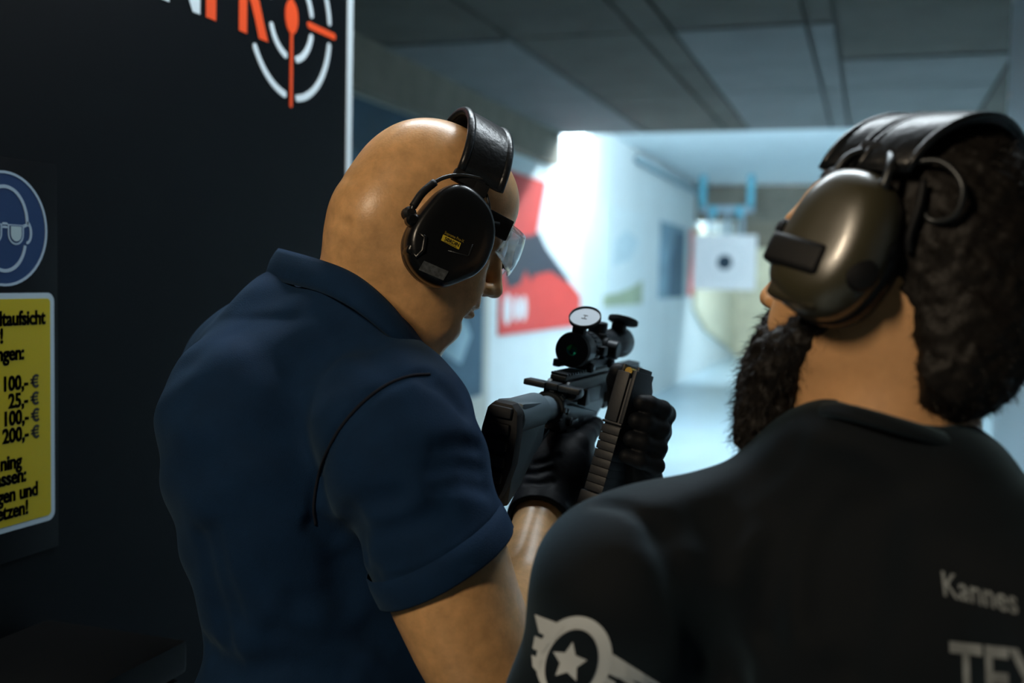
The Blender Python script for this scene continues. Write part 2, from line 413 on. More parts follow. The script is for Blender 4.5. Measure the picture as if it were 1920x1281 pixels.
ppoly('crosshair_bar', rounded_rect(cy+R1*0.40, cz-w*0.8, cy+R1*1.16, cz+w*0.8, w*0.75), M_or, 0.0017)
ppoly('crosshair_bead', [(cy+R1*0.155*math.cos(2*math.pi*k/24), cz+R1*0.21*math.sin(2*math.pi*k/24)) for k in range(24)], M_or, 0.0019)
# letters N P R, bottoms on a common line below the emblem centre
lb = cz - R1*0.43
capz = R1*1.1
def letter(ch, right_px, base_px, m):
    V, Fc = text_mesh(ch, 1.0, 0.035)
    xs_ = [v[0] for v in V]; ys_ = [v[1] for v in V]
    return V, Fc, min(xs_), max(xs_), min(ys_), max(ys_)
for ch, l_px, r_px, m in (('N', 298, 374, M_wt), ('P', 385, 440, M_or), ('R', 447, 502, M_or)):
    V, Fc, x0, x1, y0, y1 = letter(ch, 0, 0, m)
    q0 = pan(l_px, 40)[0]; q1 = pan(r_px, 60)[0]
    raw('emblem_letter', [(PX+0.0012, q0+(v[0]-x0)/(x1-x0)*(q1-q0), lb+(v[1]-y0)/(y1-y0)*capz) for v in V], Fc, m, pp)

# --- safety sign board fixed to the black panel
SX = PX+0.004
def sg(px, py): q = onX(px, py, SX); return (q.y, q.z)
yr = sg(108, 500)[0]; ycen = sg(8, 430)[0]
z_top = sg(104, 309)[1]; z_bot = sg(100, 1000)[1]-0.02
sb = thing('safety_sign', (SX, ycen, z_bot), 'dark safety board with blue goggles pictogram above a yellow notice', 'sign')
box('backing', (PX+0.0005, 2*ycen-yr, z_bot), (SX, yr, z_top), mat('sign_backing', (0.003, 0.0035, 0.0045), 0.4, spec=0.12), sb, bevel=0.0008)
M_sb = mat('sign_blue', (0.002, 0.025, 0.098), 0.45); M_sw = mat('sign_white', (0.30, 0.40, 0.50), 0.5)
M_sy = mat('sign_yellow', (0.38, 0.315, 0.002), 0.45); M_sk = mat('sign_black', (0.008, 0.008, 0.008), 0.5)
bc_z = (sg(8, 320)[1]+sg(8, 537)[1])/2; bR = abs(sg(8, 320)[1]-sg(8, 537)[1])/2
def spoly(name, yz, m, h0, h1): return prism(name, yz, (SX, 0, 0), EY, EZ, EX, h0, h1, m, sb)
def sring(name, cy_, cz_, ry, rz, w, m, h0, h1, a0=0, a1=360, n=48):
    bm = bmesh.new(); full = (a1-a0) >= 360
    rows = []
    for k in range(n if full else n+1):
        a = math.radians(a0+(a1-a0)*k/n)
        row = []
        for (rr, hh_) in ((1, h0), (1, h1), (0, h1), (0, h0)):
            yy = cy_+(ry-(w if rr == 0 else 0))*math.cos(a); zz = cz_+(rz-(w if rr == 0 else 0))*math.sin(a)
            row.append(bm.verts.new((SX+hh_, yy, zz)))
        rows.append(row)
    N = len(rows)
    for i in range(N if full else N-1):
        A, B = rows[i], rows[(i+1) % N]
        for q in range(4): bm.faces.new((A[q], A[(q+1) % 4], B[(q+1) % 4], B[q]))
    if not full: bm.faces.new(rows[0]); bm.faces.new(list(reversed(rows[-1])))
    return bmo(name, bm, m, sb)
spoly('blue_disc', [(ycen+bR*math.cos(2*math.pi*k/64), bc_z+bR*math.sin(2*math.pi*k/64)) for k in range(64)], M_sb, 0, 0.0008)
sring('disc_border', ycen, bc_z, bR, bR, bR*0.045, M_sw, 0.0008, 0.0014)
hx, hz = ycen-bR*0.0, bc_z-bR*0.0
sring('head_outline', hx, bc_z+bR*0.12, bR*0.545, bR*0.64, bR*0.06, M_sw, 0.0008, 0.0014, -5, 185)
sring('head_outline', hx, bc_z-bR*0.18, bR*0.50, bR*0.58, bR*0.06, M_sw, 0.0008, 0.0014, 190, 350)
for s in (-1, 1):
    sring('ear_outline', hx+s*bR*0.51, bc_z-bR*0.05, bR*0.12, bR*0.20, bR*0.05, M_sw, 0.0008, 0.0014, (-100 if s > 0 else 80), (90 if s > 0 else 280), 20)
    cxg = hx+s*bR*0.25
    def lens_poly(g): return [(cxg-g, bc_z+0.085*bR*0+bR*0.07+ (g-bR*0.16)*0.5)] + [(cxg+g, bc_z+bR*0.07+(g-bR*0.16)*0.5)] + [(cxg+g*math.cos(t_), bc_z-bR*0.08+g*1.05*math.sin(t_)) for t_ in [-math.pi*k/12 for k in range(13)]]
    spoly('goggle_rim', lens_poly(bR*0.185), M_sw, 0.0008, 0.0013)
    spoly('goggle_gap', lens_poly(bR*0.150), M_sb, 0.0013, 0.0016)
    spoly('goggle_lens', lens_poly(bR*0.125), mat('sign_lens', (0.33, 0.44, 0.48), 0.4), 0.0016, 0.0019)
    spoly('goggle_arm', [(cxg+s*bR*0.17, bc_z+bR*0.09), (cxg+s*bR*0.33, bc_z+bR*0.13), (cxg+s*bR*0.33, bc_z+bR*0.09), (cxg+s*bR*0.18, bc_z+bR*0.03)], M_sw, 0.0008, 0.0013)
for dz in (0.03, 0.09): spoly('goggle_bridge', [(hx-bR*0.07, bc_z+bR*(dz-0.02)), (hx+bR*0.07, bc_z+bR*(dz-0.02)), (hx+bR*0.05, bc_z+bR*(dz+0.02)), (hx-bR*0.05, bc_z+bR*(dz+0.02))], M_sw, 0.0008, 0.0013)
# yellow notice
yn = sg(101, 700)[0]; zt = sg(97, 549)[1]; zb = sg(101, 973)[1]
spoly('notice_border', rounded_rect(2*ycen-yn, zb, yn, zt, 0.012), mat('notice_white', (0.36, 0.46, 0.53), 0.5), 0, 0.0008)
bw = 0.0075
spoly('notice_field', rounded_rect(2*ycen-yn+bw, zb+bw, yn-bw, zt-bw, 0.006), M_sy, 0.0008, 0.0013)
for body, px, py in (('dtaufsicht', 83, 607), ('!', 5, 643), ('ngen:', 44, 673), ('100,- €', 75, 725), ('25,- €', 75, 757),
                     ('100,- €', 76, 788), ('200,- €', 76, 819), ('ning', 39, 875), ('assen:', 48, 901), ('gen und', 70, 927), ('etzen!', 52, 962)):
    yy, zz = sg(px, py)
    if '€' in body:
        body = body[:-2]; ce_y, ce_z, er = yy-0.0085, zz+0.0085, 0.0078
        sring('notice_text', ce_y, ce_z, er, er*1.18, 0.0036, M_sk, 0.0013, 0.0017, 48, 312, 20)
        for dz in (-0.0020, 0.0022): spoly('notice_text', [(ce_y-er*1.35, ce_z+dz-0.0012), (ce_y+er*0.35, ce_z+dz-0.0012), (ce_y+er*0.45, ce_z+dz+0.0012), (ce_y-er*1.25, ce_z+dz+0.0012)], M_sk, 0.0013, 0.0017)
        yy -= 0.0225
    text_on('notice_text', body, 0.0262, (SX+0.0013, yy, zz), EY, EZ, EX, M_sk, sb, bold=0.0005, xs=0.84, align='RIGHT', th=0.0004, thick=0.0006)

# --- dark case on a shelf in the lower left corner
fl = onX(90, 1150, PX)
cs = thing('equipment_case', (PX+0.16, 0.95, 0.0), 'black equipment case below the yellow notice in the lower left corner', 'case')
M_case = mat('case_black', (0.0022, 0.0026, 0.003), 0.5, spec=0.12)
zc_ = fl.z
fr = (Vector((PX+0.012, 0, 0)), EX, EY, EZ)
box('body', (0, 0.35, 0.0), (0.22, fl.y-0.02, zc_-0.05), M_case, cs, fr, 0.012)
box('lid', (0, 0.345, zc_-0.045), (0.225, fl.y-0.015, zc_), M_case, cs, fr, 0.010)
for yy in (0.55, 0.82):
    box('latch', (0.224, yy, zc_-0.075), (0.238, yy+0.05, zc_-0.02), mat('latch_grey', (0.012, 0.013, 0.014), 0.4), cs, fr, 0.004)
# booth ceiling lamps (their light is set at the top)
for (L_, nm) in ((KEY, 'flat ceiling lamp over the firing line'), (ROOM, 'flat ceiling lamp in the room behind the firing line')):
    p = L_.location
    t = thing('ceiling_lamp', (p.x, p.y, p.z+0.02), nm, 'lamp')
    box('housing', (p.x-0.12, p.y-L_.data.size_y/2-.05, p.z+0.012), (p.x+0.12, p.y+L_.data.size_y/2+.05, ZC1+0.02), mat('lamp_housing', (0.6, 0.6, 0.6)), t, bevel=0.004)
    L_.parent = t; L_.matrix_parent_inverse = t.matrix_world.inverted()
# ================================================================== sculpting: blended solids meshed with surface nets
def nrm(v): v = np.asarray(v, float); return v/np.linalg.norm(v)
class Sculpt:
    def __init__(s): s.ops = []
    def _add(s, f, c, r, k, mode): s.ops.append((f, np.asarray(c, float), float(r), float(k), mode)); return s
    # tapered capsule
    def cap(s, a, b, ra, rb, k=0.02, mode='u', flat=None):
        a = np.asarray(a, float); b = np.asarray(b, float); ab = b-a; L2 = float(ab@ab)
        if flat is not None:
            w = nrm(flat[0]); q = flat[1]-1.0      # scale distance along w by flat[1] (>1 thins the section)
        def f(P):
            d = P-a; t = np.clip(d@ab/L2, 0, 1); e = d-t[:, None]*ab
            if flat is not None: e = e+(e@w)[:, None]*w*q
            return np.sqrt((e*e).sum(1))-(ra+(rb-ra)*t)
        return s._add(f, (a+b)/2, math.sqrt(L2)/2+max(ra, rb), k, mode)
    def ell(s, c, rad, axes=None, k=0.02, mode='u'):
        c = np.asarray(c, float); rad = np.asarray(rad, float); A = np.eye(3) if axes is None else np.asarray(axes, float)
        def f(P):
            q = (P-c)@A.T; k0 = np.sqrt(((q/rad)**2).sum(1)); k1 = np.sqrt(((q/rad**2)**2).sum(1))+1e-9
            return k0*(k0-1)/k1
        return s._add(f, c, rad.max(), k, mode)
    def box(s, c, half, axes, rnd_=0.003, k=0.004, mode='u'):
        c = np.asarray(c, float); half = np.asarray(half, float)-rnd_; A = np.asarray(axes, float)
        def f(P):
            q = np.abs((P-c)@A.T)-half
            return np.sqrt((np.maximum(q, 0)**2).sum(1))+np.minimum(q.max(1), 0)-rnd_
        return s._add(f, c, np.linalg.norm(half)+rnd_, k, mode)
    def plane(s, p, n, k=0.0, c=None, r=9.0):
        """remove everything on the side n points to (within sphere c,r)"""
        p = np.asarray(p, float); n = nrm(n)
        return s._add(lambda P: (P-p)@n, p if c is None else c, r, k, 'i')
    def loft(s, rows, yaw, k=0.03, mode='u', pw=2.4):
        """rows of (y, x, z, a, b): section with half-axes a (across, turned by yaw) and b (front-back)"""
        R = np.array(sorted(rows)); ys = R[:, 0]; ca, sa = math.cos(yaw), math.sin(yaw)
        def f(P):
            y = np.clip(P[:, 1], ys[0], ys[-1])
            x0, z0, a, b = (cub(y, ys, R[:, i]) for i in (1, 2, 3, 4))
            dx = P[:, 0]-x0; dz = P[:, 2]-z0
            u = np.abs(dx*ca-dz*sa)/a; v = np.abs(dx*sa+dz*ca)/b
            d = ((u**pw+v**pw)**(1/pw)-1)*np.minimum(a, b)
            e = np.maximum(np.abs(P[:, 1]-(ys[0]+ys[-1])/2)-(ys[-1]-ys[0])/2, 0)
            return np.where(e > 0, np.sqrt(np.maximum(d, 0)**2+e*e), d)
        lo = R.min(0); hi = R.max(0); c = [(lo[1]+hi[1])/2, (lo[0]+hi[0])/2, (lo[2]+hi[2])/2]
        r = math.hypot((hi[0]-lo[0])/2, max(hi[3], hi[4])+max(hi[1]-lo[1], hi[2]-lo[2])/2+0.06)+0.06
        return s._add(f, c, r, k, mode)
    def groove(s, pts, amp, w):
        P0 = np.array(pts, float); c = P0.mean(0); r = np.linalg.norm(P0-c, axis=1).max()+3*w
        def f(P):
            best = np.full(len(P), 9.0)
            for a, b in zip(P0[:-1], P0[1:]):
                ab = b-a; t = np.clip((P-a)@ab/(ab@ab+1e-12), 0, 1); e = P-a-t[:, None]*ab
                best = np.minimum(best, (e*e).sum(1))
            return amp*np.exp(-best/(w*w))
        return s._add(f, c, r, 0, 'd')
    def disp(s, f, c, r): return s._add(f, c, r, 0, 'd')
    def eval(s, P, cen=None, rad=0.0):
        """P (N,3); or P (nb,m,3) with block centres"""
        blk = P.ndim == 3
        d = np.full(P.shape[:-1], 0.25)
        for f, c, r, k, mode in s.ops:
            base = cen if blk else P
            m = ((base-c)**2).sum(-1) < (r+rad+0.035+k)**2 if mode != 'd' else ((base-c)**2).sum(-1) < (r+rad)**2
            idx = np.nonzero(m)[0]
            if len(idx) == 0: continue
            Q = P[idx]; sh = Q.shape[:-1]
            v = f(Q.reshape(-1, 3)).reshape(sh); o = d[idx]
            if mode == 'u':
                if k > 0:
                    h = np.maximum(k-np.abs(o-v), 0)/k; d[idx] = np.minimum(o, v)-h*h*k*0.25
                else: d[idx] = np.minimum(o, v)
            elif mode == 's':
                v = -v
                if k > 0:
                    h = np.maximum(k-np.abs(o-v), 0)/k; d[idx] = np.maximum(o, v)+h*h*k*0.25
                else: d[idx] = np.maximum(o, v)
            elif mode == 'i':
                if k > 0:
                    h = np.maximum(k-np.abs(o-v), 0)/k; d[idx] = np.maximum(o, v)+h*h*k*0.25
                else: d[idx] = np.maximum(o, v)
            else: d[idx] = o+v
        return d
    def bounds(s):
        lo = np.array([9.]*3); hi = -lo
        for f, c, r, k, mode in s.ops:
            if mode == 'u': lo = np.minimum(lo, c-r-0.02); hi = np.maximum(hi, c+r+0.02)
        return lo, hi
    def hit(s, px, py, d0=0.4, d1=2.5):
        """first surface point along the sight line of a pixel"""
        q = np.array([(px-960)/FPX, (640.5-py)/FPX, 1.0]); t = d0
        for _ in range(120):
            d = float(s.eval((q*t)[None])[0])
            if d < 0.0006 or t > d1: break
            t += max(min(d*0.7, 0.03), 0.0004)
        return q*t if t <= d1 else None
    def mesh(s, h, smooth=2):
        B = 8; lo, hi = s.bounds()
        nb = np.ceil((hi-lo)/(h*B)).astype(int)+1
        g = np.stack(np.meshgrid(*[np.arange(n) for n in nb], indexing='ij'), -1).reshape(-1, 3)
        cen = lo+(g+0.5)*h*B
        d = s.eval(cen)
        keep = np.abs(d) < h*B*0.87*1.5+0.012
        g = g[keep]; cen = cen[keep]
        off = np.stack(np.meshgrid(*[np.arange(B+1)]*3, indexing='ij'), -1).reshape(-1, 3)
        vals = np.empty((len(g), (B+1)**3), np.float32)
        CH = 1500
        for i in range(0, len(g), CH):
            P = lo+(g[i:i+CH, None, :]*B+off[None])*h
            vals[i:i+CH] = s.eval(P, cen[i:i+CH], h*B*0.87)
        vals = vals.reshape(-1, B+1, B+1, B+1)
        neg = vals < 0
        cnt = sum(neg[:, a:a+B, b:b+B, c:c+B].astype(np.int8) for a in (0, 1) for b in (0, 1) for c in (0, 1))
        act = (cnt > 0) & (cnt < 8)
        bi, ci, cj, ck = np.nonzero(act)
        base = np.stack([ci, cj, ck], -1)
        acc = np.zeros((len(bi), 3)); num = np.zeros(len(bi))
        cr = [(a, b, c) for a in (0, 1) for b in (0, 1) for c in (0, 1)]
        for a in range(8):
            for b in range(a+1, 8):
                df = np.array(cr[b])-np.array(cr[a])
                if np.abs(df).sum() != 1: continue
                va = vals[bi, ci+cr[a][0], cj+cr[a][1], ck+cr[a][2]]; vb = vals[bi, ci+cr[b][0], cj+cr[b][1], ck+cr[b][2]]
                x = (va < 0) != (vb < 0)
                t = np.where(x, va/np.where(x, va-vb, 1), 0)
                acc += np.where(x[:, None], np.array(cr[a])+t[:, None]*df, 0); num += x
        gi = g[bi]*B+base
        V = lo+(gi+acc/num[:, None])*h
        dims = nb*B+2
        key = (gi[:, 0].astype(np.int64)*dims[1]+gi[:, 1])*dims[2]+gi[:, 2]
        order = np.argsort(key); ks = key[order]
        def find(q):
            kk = (q[:, 0].astype(np.int64)*dims[1]+q[:, 1])*dims[2]+q[:, 2]
            p = np.clip(np.searchsorted(ks, kk), 0, len(ks)-1)
            return np.where(ks[p] == kk, order[p], -1)
        faces = []
        for ax in range(3):
            e = np.zeros(3, int); e[ax] = 1
            u = np.zeros(3, int); u[(ax+1) % 3] = 1; w = np.zeros(3, int); w[(ax+2) % 3] = 1
            A = neg[:, :B, :B, :B]; Bn = neg[:, e[0]:B+e[0], e[1]:B+e[1], e[2]:B+e[2]]
            b2, i2, j2, k2 = np.nonzero(A != Bn)
            gg = g[b2]*B+np.stack([i2, j2, k2], -1)
            inside = A[b2, i2, j2, k2]
            q = np.stack([find(gg), find(gg-u), find(gg-u-w), find(gg-w)], -1)
            ok = (q >= 0).all(1); q = q[ok]; inside = inside[ok]
            q[~inside] = q[~inside][:, ::-1]
            faces.append(q)
        Fc = np.concatenate(faces)
        if smooth:
            ed = np.concatenate([Fc[:, [0, 1]], Fc[:, [1, 2]], Fc[:, [2, 3]], Fc[:, [3, 0]]])
            n = np.bincount(ed[:, 0], minlength=len(V))+np.bincount(ed[:, 1], minlength=len(V))
            n = np.maximum(n, 1)
            for it in range(smooth*2):
                lam = 0.5 if it % 2 == 0 else -0.52
                av = np.stack([(np.bincount(ed[:, 0], V[ed[:, 1], i], len(V))+np.bincount(ed[:, 1], V[ed[:, 0], i], len(V)))/n for i in range(3)], -1)
                V = V+(av-V)*lam
        return V, Fc
def cub(y, xs, v):
    """smooth interpolation (Catmull-Rom) of table v(xs)"""
    i = np.clip(np.searchsorted(xs, y)-1, 0, len(xs)-2)
    t = (y-xs[i])/(xs[i+1]-xs[i])
    m = np.gradient(v, xs); hh = xs[i+1]-xs[i]
    return (2*t**3-3*t**2+1)*v[i]+(t**3-2*t**2+t)*hh*m[i]+(-2*t**3+3*t**2)*v[i+1]+(t**3-t**2)*hh*m[i+1]
def np_mesh(name, V, Fc, m, parent, smooth=True, world=False):
    """camera-frame (or world) numpy mesh to object"""
    Vw = V if world else c2w_arr(V)
    me = bpy.data.meshes.new(name)
    me.vertices.add(len(Vw)); me.vertices.foreach_set('co', Vw.astype(np.float32).ravel())
    n = len(Fc); me.loops.add(n*4); me.loops.foreach_set('vertex_index', (Fc if world else Fc[:, ::-1]).astype(np.int32).ravel())
    me.polygons.add(n); me.polygons.foreach_set('loop_start', np.arange(0, n*4, 4, dtype=np.int32)); me.polygons.foreach_set('loop_total', np.full(n, 4, np.int32))
    me.update(calc_edges=True); me.validate()
    if smooth: me.polygons.foreach_set('use_smooth', np.ones(n, bool))
    return link(name, me, m, parent)
def bvh_of(o):
    me = o.data
    return BVHTree.FromPolygons([o.matrix_world @ v.co for v in me.vertices], [tuple(p.vertices) for p in me.polygons])
# ================================================================== the bald man in the navy polo shirt
M_skin1 = mat('skin_tan', (0.68, 0.39, 0.175), 0.36, spec=0.55, var=0.16, vscale=70, bump=0.10, bscale=420, sss=0.12)
M_navy = mat('polo_navy', (0.0034, 0.0215, 0.064), 0.85, spec=0.2, var=0.12, vscale=30, weave=0.35, bscale=900, sheen=0.12)
M_glove = mat('glove_black', (0.0035, 0.005, 0.0075), 0.6, spec=0.22, var=0.2, vscale=60, bump=0.25, bscale=120)
M_trou = mat('trousers_dark', (0.012, 0.013, 0.016), 0.85, var=0.15, vscale=20, bump=0.2, bscale=200)
M_shoe = mat('shoe_black', (0.012, 0.012, 0.012), 0.5)

def head_frame(px, py, d, F):
    F = nrm(F); R = None
    return J(px, py, d)
def sculpt_head(S0, O, F, U, R, heavy_nape=0.0, k_=0.885, low=0.0):
    A = np.array([F, U, R])
    def H(f, u, r=0.0): return O+(F*f+U*u+R*r)*k_
    class Sc:      # every size scaled with the head
        def ell(s, c, rad, A_, k=0.02, mode='u'): S0.ell(c, np.array(rad)*k_, A_, k*k_, mode)
        def cap(s, a, b, ra, rb, k=0.02): S0.cap(a, b, ra*k_, rb*k_, k*k_)
        def groove(s, p, a, w): S0.groove(p, a*k_, w*k_)
    S = Sc()
    S.ell(H(-.006, .045-low*.6), (.101, .089-low*.4, .077), A, 0.0)
    S.ell(H(-.052, .010), (.058, .062, .062), A, 0.03)
    if heavy_nape: S.ell(H(-.060, -.032), (.047+heavy_nape, .055, .055), A, 0.03)
    S.ell(H(.040, .055-low), (.060, .055, .062), A, 0.03)
    S.ell(H(.040, -.040), (.058, .072, .056), A, 0.03)
    for s in (-1, 1):
        S.ell(H(.078, .031, s*.026), (.024, .011, .030), A, 0.014)
        S.ell(H(.056, -.022, s*.046), (.028, .022, .022), A, 0.02)
        S.cap(H(-.004, -.058, s*.050), H(.066, -.104, s*.020), .020, .019, 0.025)
        S.ell(H(.074, -.058, s*.022), (.024, .03, .022), A, 0.02)
    S.ell(H(.078, -.106), (.021, .018, .024), A, 0.014)
    for s in (-1, 1): S.ell(H(.101, .010, s*.033), (.016, .013, .019), A, 0.012, 's')
    for s in (-1, 1): S.ell(H(.084, .010, s*.032), (.0125, .0125, .0125), A, 0.003)
    S.cap(H(.094, .024), H(.117, -.031), .008, .0105, 0.012)
    S.ell(H(.117, -.036), (.013, .010, .0125), A, 0.006)
    for s in (-1, 1): S.ell(H(.106, -.041, s*.0115), (.012, .008, .0075), A, 0.005)
    for s in (-1, 1): S.ell(H(.108, -.048, s*.007), (.005, .004, .0035), A, 0.002, 's')
    S.cap(H(.097, -.066, -.018), H(.097, -.066, .018), .0075, .0075, 0.008)
    S.ell(H(.101, -.066), (.0095, .007, .014), A, 0.006)
    S.ell(H(.098, -.078), (.010, .0075, .018), A, 0.006)
    S.groove([H(.094, -.073, -.026), H(.109, -.072, 0), H(.094, -.073, .026)], 0.004, 0.0035)
    S.groove([H(.088, -.091, -.015), H(.094, -.091, 0), H(.088, -.091, .015)], 0.003, 0.007)
    for s in (-1, 1): S.ell(H(-.012, -.002, s*.076), (.014, .026, .005), A, 0.006)
    return H

# --- frame of the head: turned to the right, a little away, looking down
y_, p_ = math.radians(20), math.radians(25)
F1 = np.array([math.cos(y_)*math.cos(p_), -math.sin(p_), math.sin(y_)*math.cos(p_)])
R1v = np.array([math.sin(y_), 0, -math.cos(y_)])
U1 = np.array([math.cos(y_)*math.sin(p_), math.cos(p_), math.sin(y_)*math.sin(p_)])
O1 = J(797, 421, 1.2)
p1 = thing('person', c2w_arr(J(600, 640, 1.22)[None])[0]*np.array([1, 1, 0]), 'bald man in navy polo shirt, black gloves and earmuffs, looking down at rifle', 'person')

SH_R, HEM_R, EL_R = J(735, 800, 1.07), J(832, 1052, 1.05), J(935, 1325, 1.05)
WR_R = J(1014, 955, 1.29)
SH_L, EL_L, WR_L = J(475, 760, 1.37), J(850, 1190, 1.46), J(1212, 960, 1.34)
S = Sculpt()
H1 = sculpt_head(S, O1, F1, U1, R1v, 0.004)
NB = J(668, 606, 1.21)
S.cap(H1(-.040, -.025), NB, .060, .060, 0.03)
S.cap(H1(.015, -.075), J(740, 650, 1.2), .040, .052, 0.03)
S.cap(NB, J(620, 740, 1.22), .058, .08, 0.03)
S.cap(J(620, 740, 1.22), J(600, 860, 1.22), .08, .10, 0.04)
S.cap(J(600, 860, 1.22), J(610, 1280, 1.22), .10, .10, 0.04)
for a, b in ((SH_R, .058), (SH_L, .055)): S.cap(J(630, 760, 1.22), a, .05, b*.94, 0.03)
# right arm: deltoid, biceps/triceps, forearm
AX_R = nrm(EL_R-SH_R)
S.cap(SH_R, HEM_R, .056, .056, 0.03)
S.cap(HEM_R, EL_R, .0575, .047, 0.03)
S.ell(J(852, 1170, 1.035), (.040, .075, .045), np.array([nrm(np.cross(AX_R, [0, 0, 1])), AX_R, [0, 0, 1]]), 0.04)
S.ell(J(905, 1140, 1.08), (.036, .07, .04), np.array([nrm(np.cross(AX_R, [0, 0, 1])), AX_R, [0, 0, 1]]), 0.03)
FA = nrm(WR_R-EL_R)
S.cap(EL_R, EL_R+(WR_R-EL_R)*0.35, .046, .046, 0.03)
S.cap(EL_R+(WR_R-EL_R)*0.35, WR_R, .046, .0275, 0.03, flat=(R1v, 1.12))
S.cap(WR_R, WR_R+FA*0.06, .0275, .026, 0.02)
S.cap(J(985, 1100, 1.17), J(1003, 985, 1.262), .008, .004, 0.012)          # tendon and vein relief on the forearm
S.cap(J(1000, 1085, 1.185), J(994, 1030, 1.222), .004, .0035, 0.008)
# left arm
S.cap(SH_L, EL_L, .055, .045, 0.03); S.cap(EL_L, WR_L, .045, .028, 0.03); pass
# skin rolls at the back of the neck
S.groove([H1(-.100, -.050, -.04), H1(-.106, -.048, 0), H1(-.095, -.052, .045)], 0.0025, 0.006)
S.groove([H1(-.104, .000, -.035), H1(-.112, .002, 0), H1(-.104, .000, .035)], 0.0015, 0.008)
V, Fc = S.mesh(0.0026, 2)
body1 = np_mesh('body', V, Fc, M_skin1, p1)

# --- polo shirt
T = Sculpt()
yaw1 = math.radians(42)
def row(py, cx, d, a, b):
    q = J(cx, py, d); return (q[1], q[0], q[2], a, b)
# sleeves first: each cut square to the arm before the body joins
hn = nrm(np.array([0.47, -0.86, 0.12])); ln = nrm(EL_L-SH_L)
T.cap(SH_R, J(772, 905, 1.06), .070, .073, 0.0)
T.cap(J(772, 905, 1.06), HEM_R, .073, .0690, 0.03)
T.cap(HEM_R, HEM_R+AX_R*0.05, .0700, .069, 0.02)
T.plane(HEM_R+hn*0.004, hn, 0.002)
T.cap(SH_L, SH_L+(EL_L-SH_L)*0.5, .066, .062, 0.03)
T.plane(SH_L+ln*0.17, ln, 0, c=SH_L+ln*.25, r=.12)
T.loft([row(600, 626, 1.225, .075, .075), row(640, 600, 1.225, .128, .092), row(690, 598, 1.225, .160, .102), row(760, 596, 1.225, .180, .112),
        row(880, 616, 1.225, .186, .128), row(1000, 630, 1.225, .176, .124), row(1130, 650, 1.225, .165, .118),
        row(1210, 650, 1.225, .164, .118), row(1281, 640, 1.225, .168, .122), row(1420, 638, 1.225, .176, .128), row(1540, 634, 1.225, .186, .138)], -yaw1, 0.03)
T.cap(J(655, 650, 1.19), SH_R, .058, .068, 0.04)
T.cap(J(560, 640, 1.27), SH_L, .060, .070, 0.08)
T.cap(J(545, 600, 1.265), J(640, 625, 1.16), .045, .045, 0.04)
T.cap(J(540, 606, 1.27), J(452, 680, 1.33), .044, .050, 0.06)
T.ell(J(442, 785, 1.32), (.054, .11, .08), None, 0.06)
T.ell(J(475, 800, 1.22), (.06, .12, .06), None, 0.06)
T.cap(J(705, 690, 1.15), J(775, 775, 1.12), .048, .055, 0.04)
T.cap(H1(-.034, -.02), NB+np.array([.004, .004, 0]), .068, .066, 0.004, 's')
# folds and seams
def on(S_, pts, inset=0.0):
    out = []
    for q in pts:
        h_ = S_.hit(*q)
        if h_ is not None: out.append(h_+nrm(h_)*inset)
    return out
seam = on(T, [(806, 700), (770, 704), (725, 722), (680, 755), (640, 800), (612, 850), (595, 900), (588, 950), (592, 985)])
F_ = []
def fold(pts, amp, w):
    q = on(T, pts)
    if len(q) > 1: F_.append((q, amp, w))
fold([(806, 700), (770, 704), (725, 722), (680, 755), (640, 800), (612, 850), (595, 900), (588, 950), (592, 985)], 0.0045, 0.005)
fold([(592, 985), (625, 1010), (660, 1000), (672, 1040)], 0.010, 0.010)
fold([(650, 985), (665, 960), (690, 945), (740, 935)], 0.006, 0.012)
fold([(660, 1010), (690, 1000), (760, 985), (830, 955)], 0.004, 0.012)
fold([(655, 985), (640, 1060), (655, 1140)], 0.008, 0.018)
fold([(716, 1090), (790, 1072), (870, 1030), (940, 968)], 0.0022, 0.0035)
fold([(905, 880), (860, 872), (815, 880)], 0.006, 0.009)
fold([(912, 915), (870, 905), (820, 918)], 0.005, 0.009)
fold([(897, 840), (860, 835), (820, 845)], 0.004, 0.009)
fold([(870, 770), (835, 730), (800, 712)], 0.004, 0.010)
fold([(450, 620), (500, 655), (560, 672), (620, 668)], 0.0045, 0.020)
fold([(640, 620), (690, 655), (730, 700)], 0.005, 0.016)
fold([(600, 575), (650, 600), (700, 640)], 0.004, 0.012)
fold([(375, 1010), (390, 1080), (410, 1150), (420, 1210)], 0.004, 0.012)
fold([(400, 1000), (415, 1070), (440, 1160)], 0.003, 0.012)
fold([(395, 1235), (450, 1265), (540, 1250), (640, 1262)], 0.007, 0.016)
fold([(520, 1190), (600, 1215), (680, 1200)], 0.005, 0.016)
fold([(560, 1130), (640, 1120), (700, 1090)], 0.004, 0.016)
fold([(700, 1180), (730, 1240), (790, 1281)], 0.006, 0.018)
fold([(380, 1215), (400, 1240), (430, 1255)], 0.006, 0.012)
for q, a_, w_ in F_: T.groove(q, a_*1.5, w_)
F_.clear()
T.disp(lambda P: 0.0011*np.sin(P[:, 0]*47+P[:, 1]*61+1.3*np.sin(P[:, 1]*23+P[:, 2]*31))+0.0009*np.sin(P[:, 1]*83-P[:, 0]*37+P[:, 2]*53), J(600, 900, 1.2), 0.9)
V, Fc = T.mesh(0.0035, 2)
shirt1 = np_mesh('polo_shirt', V, Fc, M_navy, p1)
